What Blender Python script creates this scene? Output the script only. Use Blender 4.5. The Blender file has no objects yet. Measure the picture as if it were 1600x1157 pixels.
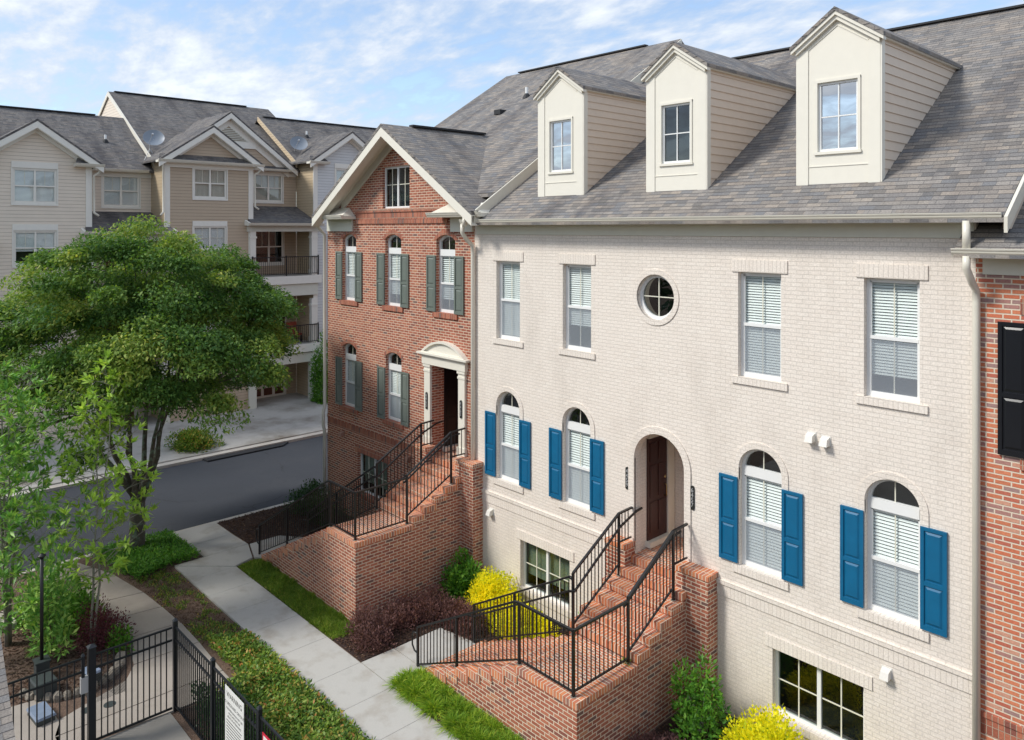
import bpy, math, random
import numpy as np
from mathutils import Vector, Matrix
from mathutils.geometry import tessellate_polygon
random.seed(7); rng = np.random.default_rng(11)
R = math.radians
SC = bpy.context.scene
COL = SC.collection
# ------------------------------------------------------------------ camera, world, sun, exposure
cam_d = bpy.data.cameras.new('camera'); cam = bpy.data.objects.new('camera', cam_d); COL.objects.link(cam)
cam.location = (0, 0, 9.3); cam.rotation_euler = (R(90), 0, R(47))
cam_d.sensor_width = 36; cam_d.lens = 1193 / 1600 * 36; cam_d.shift_y = -220.5 / 1600
cam_d.clip_start = .05; cam_d.clip_end = 4000
SC.camera = cam
SC.view_settings.view_transform = 'Standard'; SC.view_settings.look = 'None'
SC.view_settings.exposure = 0.80; SC.view_settings.gamma = 1
SUN_EL = 44; SUN_DIR = Vector((-.50 * math.cos(R(SUN_EL)), -.866 * math.cos(R(SUN_EL)), math.sin(R(SUN_EL))))
w = bpy.data.worlds.new('World'); SC.world = w; w.use_nodes = True
nt = w.node_tree; nt.nodes.clear(); N = nt.nodes.new; L = nt.links.new
out = N('ShaderNodeOutputWorld'); bg = N('ShaderNodeBackground'); L(bg.outputs[0], out.inputs[0])
sky = N('ShaderNodeTexSky'); sky.sky_type = 'NISHITA'; sky.sun_disc = False
sky.sun_elevation = R(SUN_EL); sky.sun_rotation = math.atan2(SUN_DIR.x, SUN_DIR.y)
sky.air_density = 1.0; sky.dust_density = .6; sky.ozone_density = 2.0
tc = N('ShaderNodeTexCoord'); sep = N('ShaderNodeSeparateXYZ'); L(tc.outputs['Generated'], sep.inputs[0])
zz = N('ShaderNodeMath'); zz.operation = 'ADD'; zz.inputs[1].default_value = .22
mx = N('ShaderNodeMath'); mx.operation = 'MAXIMUM'; mx.inputs[1].default_value = 0.0
L(sep.outputs[2], mx.inputs[0]); L(mx.outputs[0], zz.inputs[0])
dx = N('ShaderNodeMath'); dx.operation = 'DIVIDE'; L(sep.outputs[0], dx.inputs[0]); L(zz.outputs[0], dx.inputs[1])
dy = N('ShaderNodeMath'); dy.operation = 'DIVIDE'; L(sep.outputs[1], dy.inputs[0]); L(zz.outputs[0], dy.inputs[1])
cb = N('ShaderNodeCombineXYZ'); L(dx.outputs[0], cb.inputs[0]); L(dy.outputs[0], cb.inputs[1])
mp = N('ShaderNodeMapping'); mp.inputs['Rotation'].default_value = (0, 0, R(35)); mp.inputs['Scale'].default_value = (1.0, 1.7, 1)
mp.inputs['Location'].default_value = (2.1, .4, 0)
L(cb.outputs[0], mp.inputs[0])
n1 = N('ShaderNodeTexNoise'); n1.inputs['Scale'].default_value = 1.15; n1.inputs['Detail'].default_value = 9; n1.inputs['Roughness'].default_value = .58; n1.inputs['Distortion'].default_value = .3
L(mp.outputs[0], n1.inputs['Vector'])
n2 = N('ShaderNodeTexNoise'); n2.inputs['Scale'].default_value = 6.5; n2.inputs['Detail'].default_value = 5; n2.inputs['Roughness'].default_value = .6
L(mp.outputs[0], n2.inputs['Vector'])
ad = N('ShaderNodeMath'); ad.operation = 'MULTIPLY_ADD'; ad.inputs[1].default_value = .45
L(n2.outputs[0], ad.inputs[0]); L(n1.outputs[0], ad.inputs[2])
rp = N('ShaderNodeValToRGB'); rp.color_ramp.elements[0].position = .57; rp.color_ramp.elements[1].position = .77
rp.color_ramp.elements[0].color = (.25, .25, .25, 1); rp.color_ramp.elements[1].color = (.97, .97, .97, 1)
L(ad.outputs[0], rp.inputs[0])
crp = N('ShaderNodeValToRGB'); crp.color_ramp.elements[0].position = .62; crp.color_ramp.elements[1].position = .88
crp.color_ramp.elements[0].color = (1.9, 2.4, 3.2, 1); crp.color_ramp.elements[1].color = (4.0, 4.25, 4.6, 1)
L(ad.outputs[0], crp.inputs[0])
mixc = N('ShaderNodeMix'); mixc.data_type = 'RGBA'
L(rp.outputs[0], mixc.inputs['Factor']); L(sky.outputs[0], mixc.inputs['A']); L(crp.outputs[0], mixc.inputs['B'])
L(mixc.outputs['Result'], bg.inputs[0]); bg.inputs[1].default_value = .14
sl = bpy.data.lights.new('sun', 'SUN'); sl.energy = 2.0; sl.angle = R(13); sl.color = (1, .965, .90)
so = bpy.data.objects.new('sun', sl); COL.objects.link(so); so.rotation_euler = SUN_DIR.to_track_quat('Z', 'Y').to_euler()
so.location = (-20, -25, 40)

# ------------------------------------------------------------------ materials
MATS = {}
def newmat(name):
    m = bpy.data.materials.new(name); m.use_nodes = True
    t = m.node_tree; b = t.nodes['Principled BSDF']; MATS[name] = m
    return m, t, b, t.nodes.new, t.links.new
def c4(c): return (c[0], c[1], c[2], 1)
def noise(N, L, vec, scale, detail=4, rough=.55):
    n = N('ShaderNodeTexNoise'); n.inputs['Scale'].default_value = scale; n.inputs['Detail'].default_value = detail; n.inputs['Roughness'].default_value = rough
    if vec is not None: L(vec, n.inputs['Vector'])
    return n.outputs[0]
def ramp(N, L, src, stops, interp='LINEAR'):
    r = N('ShaderNodeValToRGB'); r.color_ramp.interpolation = interp
    els = r.color_ramp.elements
    while len(els) < len(stops): els.new(.5)
    for e, (p, c) in zip(els, stops): e.position = p; e.color = c4(c) if len(c) == 3 else c
    L(src, r.inputs[0]); return r.outputs[0]
def mixrgb(N, L, fac, a, b, mode='MIX'):
    m = N('ShaderNodeMix'); m.data_type = 'RGBA'; m.blend_type = mode
    for s, v in ((m.inputs['Factor'], fac), (m.inputs['A'], a), (m.inputs['B'], b)):
        if isinstance(v, (int, float)): s.default_value = v
        elif isinstance(v, tuple): s.default_value = c4(v)
        else: L(v, s)
    return m.outputs['Result']
def bump(N, L, h, dist, strength=1, prev=None):
    b = N('ShaderNodeBump'); b.inputs['Distance'].default_value = dist; b.inputs['Strength'].default_value = strength
    L(h, b.inputs['Height'])
    if prev is not None: L(prev, b.inputs['Normal'])
    return b.outputs[0]
def math_(N, L, op, a, b=None):
    m = N('ShaderNodeMath'); m.operation = op
    for s, v in ((m.inputs[0], a), (m.inputs[1], b)):
        if v is None: continue
        if isinstance(v, (int, float)): s.default_value = v
        else: L(v, s)
    return m.outputs[0]
def plain(name, col, rough=.5, var=.06, nscale=6, metal=0, bmp=0, coat=0):
    m, t, b, N, L = newmat(name)
    g = N('ShaderNodeNewGeometry').outputs['Position']
    n = noise(N, L, g, nscale, 5)
    c = mixrgb(N, L, n, tuple(x * (1 - var * 2) for x in col), tuple(min(1, x * (1 + var * 2)) for x in col))
    n3 = noise(N, L, g, nscale * .17, 3)
    c = mixrgb(N, L, ramp(N, L, n3, [(.35, (.0, .0, .0)), (.75, (var * 3,) * 3)]), c, tuple(x * .8 for x in col))
    L(c, b.inputs['Base Color']); b.inputs['Roughness'].default_value = rough; b.inputs['Metallic'].default_value = metal
    if coat: b.inputs['Coat Weight'].default_value = coat
    if bmp: L(bump(N, L, noise(N, L, g, 60, 3), bmp), b.inputs['Normal'])
    return m
def brickmat(name, stops, mortar, bw=.22, rh=.0745, ms=.0065, off=.5, bd=.007, rough=.85, stain=.3, bevelcol=0, swap=False):
    m, t, b, N, L = newmat(name)
    uv = N('ShaderNodeUVMap'); uv.uv_map = 'uv'
    v = uv.outputs[0]
    # slight waviness so that courses are not ruler straight
    nz = N('ShaderNodeTexNoise'); nz.inputs['Scale'].default_value = 7; L(v, nz.inputs['Vector'])
    sc = N('ShaderNodeVectorMath'); sc.operation = 'MULTIPLY_ADD'; sc.inputs[1].default_value = (.008, .005, 0); L(nz.outputs['Color'], sc.inputs[0]); L(v, sc.inputs[2])
    br = N('ShaderNodeTexBrick'); L(sc.outputs[0], br.inputs['Vector'])
    br.inputs['Scale'].default_value = 1; br.inputs['Brick Width'].default_value = bw; br.inputs['Row Height'].default_value = rh
    br.inputs['Mortar Size'].default_value = ms; br.inputs['Mortar Smooth'].default_value = .25; br.offset = off
    br.inputs['Color1'].default_value = (0, 0, 0, 1); br.inputs['Color2'].default_value = (1, 1, 1, 1); br.inputs['Mortar'].default_value = (.5, .5, .5, 1)
    # second brick lookup for a decorrelated random value
    col = ramp(N, L, br.outputs['Color'], stops, 'CONSTANT')
    n = noise(N, L, v, 35, 4)
    col = mixrgb(N, L, 1.0, col, ramp(N, L, n, [(.2, (.78, .78, .78)), (.8, (1.2, 1.2, 1.2))]), 'MULTIPLY')
    col = mixrgb(N, L, br.outputs['Fac'], col, mixrgb(N, L, noise(N, L, v, 9, 3), tuple(x * .8 for x in mortar), mortar))
    st_ = N('ShaderNodeMapping'); st_.inputs['Scale'].default_value = (1.3, .45, 1); L(v, st_.inputs[0]); n2 = noise(N, L, st_.outputs[0], .8, 7, .7)
    col = mixrgb(N, L, ramp(N, L, n2, [(.48, (0, 0, 0)), (.75, (stain,) * 3)]), col, mixrgb(N, L, 1.0, col, (.62, .60, .58), 'MULTIPLY'))
    L(col, b.inputs['Base Color']); b.inputs['Roughness'].default_value = rough
    h = math_(N, L, 'SUBTRACT', 1.0, br.outputs['Fac'])
    h2 = math_(N, L, 'ADD', h, math_(N, L, 'MULTIPLY', n, .35))
    h3 = math_(N, L, 'ADD', h2, math_(N, L, 'MULTIPLY', br.outputs['Color'], .25))
    L(bump(N, L, h3, bd), b.inputs['Normal'])
    return m
RED = [(0, (.31, .092, .055)), (.16, (.41, .13, .075)), (.34, (.34, .105, .06)), (.52, (.45, .15, .085)), (.66, (.25, .085, .06)), (.76, (.38, .12, .068)), (.93, (.17, .09, .075)), (.98, (.48, .20, .11))]
ORANGE = [(0, (.60, .19, .08)), (.2, (.50, .16, .085)), (.4, (.64, .23, .10)), (.58, (.43, .15, .09)), (.7, (.58, .21, .11)), (.92, (.32, .15, .11))]
RRED = [(0, (.56, .16, .08)), (.2, (.46, .13, .08)), (.36, (.60, .20, .10)), (.55, (.38, .19, .16)), (.66, (.53, .17, .085)), (.84, (.33, .20, .18)), (.92, (.56, .28, .19))]
brickmat('red_brick', RED, (.74, .56, .42), ms=.011, stain=.3)
brickmat('right_brick', RRED, (.76, .64, .50), ms=.0115, stain=.2)
brickmat('red_rowlock', RED, (.50, .38, .28), bw=.078, rh=.235, off=0, ms=.006)
brickmat('stoop_brick', RED, (.78, .62, .47), ms=.0105, stain=.45)
brickmat('stoop_floor', ORANGE, (.84, .72, .57), ms=.011, bw=.2, rh=.07, stain=.35)
brickmat('stoop_rowlock', ORANGE, (.82, .68, .52), bw=.076, rh=.40, off=0, ms=.009, stain=.4)
WHT = [(0, (.785, .706, .622)), (.3, (.797, .718, .634)), (.6, (.777, .697, .613)), (.8, (.803, .727, .643))]
brickmat('painted_brick', WHT, (.745, .675, .59), ms=.005, bd=.0027, rough=.6, stain=.36)
brickmat('painted_rowlock', WHT, (.725, .655, .57), bw=.078, rh=.5, off=0, ms=.0045, bd=.0034, rough=.6, stain=.15)
def shingle(name, tones, dark=.45):
    m, t, b, N, L = newmat(name)
    uv = N('ShaderNodeUVMap'); uv.uv_map = 'uv'; v = uv.outputs[0]
    nz = N('ShaderNodeTexNoise'); nz.inputs['Scale'].default_value = 3; L(v, nz.inputs['Vector'])
    sc = N('ShaderNodeVectorMath'); sc.operation = 'MULTIPLY_ADD'; sc.inputs[1].default_value = (.012, .004, 0); L(nz.outputs['Color'], sc.inputs[0]); L(v, sc.inputs[2])
    def br_(bw, off, freq=2):
        br = N('ShaderNodeTexBrick'); L(sc.outputs[0], br.inputs['Vector']); br.offset = off; br.offset_frequency = freq
        br.inputs['Scale'].default_value = 1; br.inputs['Brick Width'].default_value = bw; br.inputs['Row Height'].default_value = .128
        br.inputs['Mortar Size'].default_value = .004; br.inputs['Mortar Smooth'].default_value = .1; br.squash = .7; br.squash_frequency = 3
        br.inputs['Color1'].default_value = (0, 0, 0, 1); br.inputs['Color2'].default_value = (1, 1, 1, 1); br.inputs['Mortar'].default_value = (.5, .5, .5, 1)
        return br
    br = br_(.26, .37)
    br2 = br_(.71, .41, 3)
    col = ramp(N, L, br.outputs['Color'], tones, 'CONSTANT')
    tint = ramp(N, L, br2.outputs['Color'], [(0, (.97, .98, 1.0)), (.4, (1.04, 1.0, .96)), (.7, (.9, .91, .94)), (.85, (1.06, 1.04, 1.01))], 'CONSTANT')
    col = mixrgb(N, L, 1.0, col, tint, 'MULTIPLY')
    n = noise(N, L, v, 38, 4, .7)
    col = mixrgb(N, L, 1.0, col, ramp(N, L, n, [(.3, (.62, .62, .62)), (.7, (1.32, 1.32, 1.32))]), 'MULTIPLY')
    # dark streaks running down the slope
    st = N('ShaderNodeMapping'); st.inputs['Scale'].default_value = (1.1, .16, 1); L(v, st.inputs[0])
    n2 = noise(N, L, st.outputs[0], 1.0, 5, .6)
    col = mixrgb(N, L, ramp(N, L, n2, [(.47, (0, 0, 0)), (.68, (dark,) * 3)]), col, mixrgb(N, L, 1.0, col, (.50, .49, .52), 'MULTIPLY'))
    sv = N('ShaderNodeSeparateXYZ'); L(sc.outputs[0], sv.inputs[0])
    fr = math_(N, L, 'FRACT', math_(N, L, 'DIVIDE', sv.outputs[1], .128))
    edge = ramp(N, L, fr, [(.0, (1, 1, 1)), (.085, (1, 1, 1)), (.13, (0, 0, 0))])  # shadow line under each shingle row, drawn into the colour
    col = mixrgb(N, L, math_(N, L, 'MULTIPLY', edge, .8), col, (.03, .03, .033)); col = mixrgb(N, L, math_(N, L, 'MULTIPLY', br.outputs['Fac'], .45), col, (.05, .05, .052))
    L(col, b.inputs['Base Color']); b.inputs['Roughness'].default_value = .9
    h = math_(N, L, 'ADD', math_(N, L, 'MULTIPLY', math_(N, L, 'SUBTRACT', 1.0, fr), .9), math_(N, L, 'MULTIPLY', br.outputs['Color'], .6))
    h = math_(N, L, 'SUBTRACT', h, math_(N, L, 'MULTIPLY', br.outputs['Fac'], .4))
    L(bump(N, L, h, .012), b.inputs['Normal'])
    return m
shingle('shingle', [(0, (.215, .197, .18)), (.2, (.255, .23, .205)), (.38, (.165, .155, .146)), (.5, (.23, .21, .19)), (.68, (.285, .254, .222)), (.84, (.185, .18, .178))], .85)
shingle('shingle_far', [(0, (.135, .125, .12)), (.2, (.165, .152, .142)), (.4, (.105, .10, .10)), (.6, (.145, .135, .13)), (.8, (.185, .17, .155))], .9)
def siding(name, col, lap=.155):
    m, t, b, N, L = newmat(name)
    uv = N('ShaderNodeUVMap'); uv.uv_map = 'uv'; s = N('ShaderNodeSeparateXYZ'); L(uv.outputs[0], s.inputs[0])
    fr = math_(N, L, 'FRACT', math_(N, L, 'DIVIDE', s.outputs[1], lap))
    n = noise(N, L, uv.outputs[0], 2.2, 5)
    c = mixrgb(N, L, n, tuple(x * .93 for x in col), tuple(x * 1.07 for x in col))
    g = ramp(N, L, fr, [(0, (1, 1, 1)), (.06, (1, 1, 1)), (.12, (0, 0, 0))])  # shadow line of each lap, darkened in the colour itself
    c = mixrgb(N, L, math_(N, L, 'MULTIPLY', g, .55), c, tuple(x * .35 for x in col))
    L(c, b.inputs['Base Color']); b.inputs['Roughness'].default_value = .55
    L(bump(N, L, math_(N, L, 'SUBTRACT', 1.0, fr), .018), b.inputs['Normal'])
    return m
siding('beige_siding', (.74, .64, .52)); siding('tan_siding', (.48, .375, .265)); siding('grey_siding', (.60, .60, .59)); siding('sunlit_side_tan_verge', (.56, .44, .29))  # lighter tan: sunlight on the bay sides put into the siding colour
plain('cream_trim', (.77, .73, .63), .45, .02); plain('white_vinyl', (.80, .80, .78), .35, .015); plain('muntin_cream', (.72, .70, .58), .4, .02)
plain('gutter_cream', (.70, .66, .56), .35, .025, coat=.15); plain('dormer_board', (.72, .60, .48), .5, .03)
plain('soffit_green', (.66, .65, .56), .6, .03); plain('pale_trim_far', (.80, .77, .69), .5, .03)
plain('blue_paint', (.003, .118, .245), .40, .10, 4); plain('green_paint', (.155, .18, .155), .45, .04, 12); plain('black_paint', (.010, .011, .014), .3, .05, 12)
plain('black_metal', (.007, .007, .008), .42, .08, 20); plain('fence_metal', (.010, .012, .015), .4, .08, 20)
plain('door_red', (.045, .010, .008), .35, .1); plain('door_black', (.006, .006, .007), .35, .1); plain('brass', (.55, .42, .2), .3, .05, metal=1)
plain('interior', (.03, .03, .03), .9, .1); plain('shade_grey', (.33, .36, .31), .9, .05); plain('blind_white', (.88, .89, .87), .5, .01); plain('curtain', (.55, .53, .47), .9, .05)
plain('plaque', (.02, .022, .02), .4, .1); plain('digit_grey', (.5, .5, .5), .4, .02, metal=.3); plain('dish_grey', (.22, .25, .29), .4, .05)
plain('vent_white', (.72, .69, .63), .5, .03); plain('vent_brown', (.32, .17, .12), .6, .05); plain('lead_black', (.02, .02, .022), .7, .1)
plain('sign_white', (.80, .80, .76), .4, .02); plain('sign_black', (.02, .02, .02), .5, .02); plain('sign_red', (.60, .02, .05), .4, .03)
plain('bark', (.085, .075, .055), .9, .3, 9, bmp=.03); plain('twig', (.14, .11, .08), .85, .2, 15); plain('bark_pale', (.26, .25, .20), .9, .2, 15, bmp=.01)
plain('stone', (.30, .26, .21), .9, .2, 5, bmp=.03); plain('mat_rug', (.16, .06, .06), .95, .4, 40); plain('box_blue', (.22, .27, .36), .35, .1, 9); plain('box_grey', (.045, .055, .055), .5, .1, 9)
plain('garage_panel', (.11, .035, .02), .5, .1, 6); plain('rust_chair', (.30, .06, .03), .6, .1)
def lichen_bark():
    m, t, b, N, L = newmat('lichen_bark')
    g = N('ShaderNodeNewGeometry').outputs['Position']
    n = noise(N, L, g, 5, 6, .65); n2 = noise(N, L, g, 28, 4)
    c = mixrgb(N, L, n2, (.055, .047, .035), (.13, .115, .085))
    c = mixrgb(N, L, ramp(N, L, n, [(.5, (0, 0, 0)), (.6, (.75, .75, .75))]), c, (.17, .235, .17))
    L(c, b.inputs['Base Color']); b.inputs['Roughness'].default_value = .95; L(bump(N, L, n2, .03), b.inputs['Normal'])
lichen_bark()
def concrete(name, col, stain, sscale=.9, amt=.6, lo=.5, hi=.72):
    m, t, b, N, L = newmat(name)
    g = N('ShaderNodeNewGeometry').outputs['Position']
    n = noise(N, L, g, 50, 4); n2 = noise(N, L, g, sscale, 6, .6); n3 = noise(N, L, g, 3.3, 5)
    c = mixrgb(N, L, n, tuple(x * .90 for x in col), tuple(x * 1.08 for x in col))
    c = mixrgb(N, L, ramp(N, L, n2, [(lo, (0, 0, 0)), (hi, (amt,) * 3)]), c, stain)
    c = mixrgb(N, L, ramp(N, L, n3, [(.55, (0, 0, 0)), (.8, (.35,) * 3)]), c, tuple(x * .62 for x in col))
    L(c, b.inputs['Base Color']); b.inputs['Roughness'].default_value = .85; L(bump(N, L, n, .004), b.inputs['Normal'])
concrete('sidewalk_concrete', (.46, .445, .41), (.31, .27, .22), 1.3, .8, .5, .7)
concrete('walk_concrete', (.36, .315, .27), (.24, .205, .17), .9, .7)
concrete('deck_concrete', (.27, .25, .22), (.17, .15, .125), .8, .7)
concrete('drive_concrete', (.46, .44, .40), (.15, .12, .085), .42, .8, .48, .7)
concrete('kerb_concrete', (.50, .465, .41), (.38, .32, .25), 1.4, .6)
concrete('asphalt', (.036, .041, .051), (.05, .053, .06), .5, .6)
concrete('asphalt_patch', (.018, .019, .022), (.03, .03, .03), .5, .3)
def cracks(name):
    m = MATS[name]; t = m.node_tree; b = t.nodes['Principled BSDF']; N, L = t.nodes.new, t.links.new
    src = b.inputs['Base Color'].links[0].from_socket
    g = N('ShaderNodeNewGeometry').outputs['Position']; nz = N('ShaderNodeTexNoise'); nz.inputs['Scale'].default_value = .9; nz.inputs['Detail'].default_value = 5; L(g, nz.inputs['Vector'])
    ma = N('ShaderNodeVectorMath'); ma.operation = 'MULTIPLY_ADD'; ma.inputs[1].default_value = (1.5, 1.5, 0); L(nz.outputs['Color'], ma.inputs[0]); L(g, ma.inputs[2])
    v = N('ShaderNodeTexVoronoi'); v.feature = 'DISTANCE_TO_EDGE'; v.inputs['Scale'].default_value = .16; L(ma.outputs[0], v.inputs['Vector'])
    c = ramp(N, L, v.outputs['Distance'], [(0, (1, 1, 1)), (.0022, (1, 1, 1)), (.005, (0, 0, 0))])
    k = noise(N, L, g, .35, 3); c = math_(N, L, 'MULTIPLY', c, ramp(N, L, k, [(.45, (0, 0, 0)), (.58, (.8, .8, .8))]))
    L(mixrgb(N, L, c, src, (.012, .012, .013)), b.inputs['Base Color'])
cracks('asphalt')
def soil(name, a, b_, c_):
    m, t, b, N, L = newmat(name)
    g = N('ShaderNodeNewGeometry').outputs['Position']
    n = noise(N, L, g, 34, 6, .7); n2 = noise(N, L, g, 1.6, 5)
    c = ramp(N, L, n, [(.3, a), (.55, b_), (.72, c_)])
    c = mixrgb(N, L, ramp(N, L, n2, [(.45, (0, 0, 0)), (.7, (.6,) * 3)]), c, tuple(x * .6 for x in a))
    L(c, b.inputs['Base Color']); b.inputs['Roughness'].default_value = .95; L(bump(N, L, n, .05), b.inputs['Normal'])
soil('soil', (.11, .068, .046), (.21, .135, .095), (.33, .235, .175)); soil('mulch', (.026, .014, .011), (.065, .035, .027), (.13, .08, .06))
def glassmat(name, tint=(.75, .8, .8), refl=.10, rough=.0, wav=.0015):
    m, t, b, N, L = newmat(name); t.nodes.remove(b)
    o = t.nodes['Material Output']; tr = N('ShaderNodeBsdfTransparent'); tr.inputs[0].default_value = c4(tint)
    gl = N('ShaderNodeBsdfGlossy'); gl.inputs['Roughness'].default_value = rough; gl.inputs[0].default_value = (.95, .97, 1, 1)
    g = N('ShaderNodeNewGeometry').outputs['Position']
    bn = bump(N, L, noise(N, L, g, 1.6, 1), wav); L(bn, gl.inputs['Normal'])
    gg = N('ShaderNodeNewGeometry'); dt = N('ShaderNodeVectorMath'); dt.operation = 'DOT_PRODUCT'; L(gg.outputs['Incoming'], dt.inputs[0]); L(gg.outputs['Normal'], dt.inputs[1])
    om = math_(N, L, 'SUBTRACT', 1.0, math_(N, L, 'ABSOLUTE', dt.outputs['Value']))
    fac = math_(N, L, 'ADD', math_(N, L, 'MULTIPLY', math_(N, L, 'POWER', om, 4.0), .9), refl + .04); mix = N('ShaderNodeMixShader')
    L(fac, mix.inputs[0]); L(tr.outputs[0], mix.inputs[1]); L(gl.outputs[0], mix.inputs[2]); L(mix.outputs[0], o.inputs[0])
glassmat('glass', (.90, .94, .93), .05, wav=.0008); glassmat('glass_dark', (.34, .42, .38), .04, wav=.003); glassmat('glass_dim', (.55, .63, .58), .015, wav=.004); glassmat('glass_sky', (.4, .5, .55), .45, wav=.002)
def screenmat():
    m, t, b, N, L = newmat('insect_screen'); o = t.nodes['Material Output']; tr = N('ShaderNodeBsdfTransparent'); mix = N('ShaderNodeMixShader')
    b.inputs['Base Color'].default_value = (.40, .44, .49, 1); b.inputs['Roughness'].default_value = .6; mix.inputs[0].default_value = .42
    L(tr.outputs[0], mix.inputs[1]); L(b.outputs[0], mix.inputs[2]); L(mix.outputs[0], o.inputs[0])
screenmat()
def leafmat(name, stops, trans=.3, rough=.5):
    m, t, b, N, L = newmat(name); o = t.nodes['Material Output']
    at = N('ShaderNodeAttribute'); at.attribute_name = 'rnd'
    c = ramp(N, L, at.outputs['Fac'], stops)
    g = N('ShaderNodeNewGeometry').outputs['Position']
    c = mixrgb(N, L, 1.0, c, ramp(N, L, noise(N, L, g, 1.3, 3), [(.3, (.8, .85, .8)), (.7, (1.2, 1.12, 1.0))]), 'MULTIPLY')
    L(c, b.inputs['Base Color']); b.inputs['Roughness'].default_value = rough + .1; b.inputs['Specular IOR Level'].default_value = .28
    tl = N('ShaderNodeBsdfTranslucent'); L(mixrgb(N, L, 1.0, c, (1.5, 1.5, .7), 'MULTIPLY'), tl.inputs[0])
    mix = N('ShaderNodeMixShader'); mix.inputs[0].default_value = trans
    L(b.outputs[0], mix.inputs[1]); L(tl.outputs[0], mix.inputs[2]); L(mix.outputs[0], o.inputs[0])
leafmat('leaf_tree', [(0, (.042, .115, .028)), (.35, (.11, .215, .048)), (.7, (.24, .34, .072)), (1, (.46, .46, .12))], .34)
leafmat('leaf_sapling', [(0, (.20, .36, .055)), (.5, (.34, .52, .09)), (1, (.52, .66, .16))], .35)
leafmat('leaf_magnolia', [(0, (.08, .23, .05)), (.4, (.20, .42, .09)), (.75, (.42, .62, .15)), (1, (.6, .76, .24))], .25, .35)
leafmat('leaf_bush', [(0, (.05, .16, .022)), (.5, (.11, .29, .035)), (1, (.25, .45, .06))], .3, .4)
leafmat('leaf_yellow', [(0, (.20, .32, .015)), (.2, (.55, .60, .015)), (.38, (.80, .74, .015)), (1, (.93, .88, .035))], .35, .6)
leafmat('leaf_purple', [(0, (.085, .042, .045)), (.5, (.17, .085, .085)), (.9, (.28, .15, .14)), (1, (.15, .13, .06))], .2)
leafmat('leaf_maple', [(0, (.07, .022, .035)), (.5, (.13, .035, .055)), (1, (.20, .08, .07))], .25)
leafmat('leaf_cover', [(0, (.045, .11, .018)), (.4, (.13, .24, .035)), (.62, (.26, .36, .06)), (.72, (.40, .38, .09)), (.84, (.52, .28, .08)), (1, (.45, .16, .06))], .25, .35)
leafmat('leaf_hedge', [(0, (.015, .05, .012)), (1, (.05, .12, .03))], .2, .35)
leafmat('grass_blade', [(0, (.07, .15, .018)), (.4, (.15, .26, .03)), (.75, (.27, .36, .05)), (1, (.55, .48, .18))], .3)
leafmat('liriope_blade', [(0, (.08, .20, .02)), (.4, (.20, .36, .03)), (.8, (.40, .50, .05)), (1, (.60, .60, .12))], .3)
leafmat('chip', [(0, (.03, .016, .012)), (.6, (.09, .05, .035)), (.95, (.2, .14, .1)), (1, (.45, .36, .28))], 0, .9)

# ------------------------------------------------------------------ object helpers
def tag(o, label=None, cat=None, group=None, kind=None):
    if label: o['label'] = label
    if cat: o['category'] = cat
    if group: o['group'] = group
    if kind: o['kind'] = kind
    return o
def empty(name, loc, label=None, cat=None, group=None):
    o = bpy.data.objects.new(name, None); COL.objects.link(o); o.location = loc; o.empty_display_size = .3
    return tag(o, label, cat, group)
def origin(p):
    v = Vector((0, 0, 0))
    while p is not None: v += Vector(p.location); p = p.parent
    return v
def copy_tree(o, parent=None):
    c = o.copy(); COL.objects.link(c); c.parent = parent
    for ch in [x for x in bpy.data.objects if x.parent == o]: copy_tree(ch, c)
    return c
def face_uv(me, swap=False):
    nv = len(me.vertices); co = np.empty(nv * 3); me.vertices.foreach_get('co', co); co = co.reshape(-1, 3)
    nl = len(me.loops); li = np.empty(nl, int); me.loops.foreach_get('vertex_index', li)
    npoly = len(me.polygons); nr = np.empty(npoly * 3); me.polygons.foreach_get('normal', nr); nr = nr.reshape(-1, 3)
    lt = np.empty(npoly, int); me.polygons.foreach_get('loop_total', lt)
    nn = np.repeat(nr, lt, axis=0); p = co[li]
    h = np.hypot(nn[:, 0], nn[:, 1]); flat = h < .05
    hs = np.where(flat, 1, h)
    t = np.stack([-nn[:, 1] / hs, nn[:, 0] / hs, np.zeros(nl)], 1)
    b = np.cross(nn, t)
    u = (p * t).sum(1); v = (p * b).sum(1)
    fu, fv = (p[:, 1], p[:, 0]) if swap else (p[:, 0], p[:, 1])
    u = np.where(flat, fu, u); v = np.where(flat, fv, v)
    lay = me.uv_layers.new(name='uv'); lay.data.foreach_set('uv', np.stack([u, v], 1).ravel())
def link(name, me, mat, parent=None, smooth=False, loc=None):
    me.materials.append(MATS[mat] if isinstance(mat, str) else mat)
    if smooth: me.polygons.foreach_set('use_smooth', [True] * len(me.polygons))
    o = bpy.data.objects.new(name, me); COL.objects.link(o)
    org = origin(parent)
    if loc is not None: o.location = Vector(loc) - org; org = Vector(loc)
    o.parent = parent
    if org.length > 0: me.transform(Matrix.Translation(-org))
    return o
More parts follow.
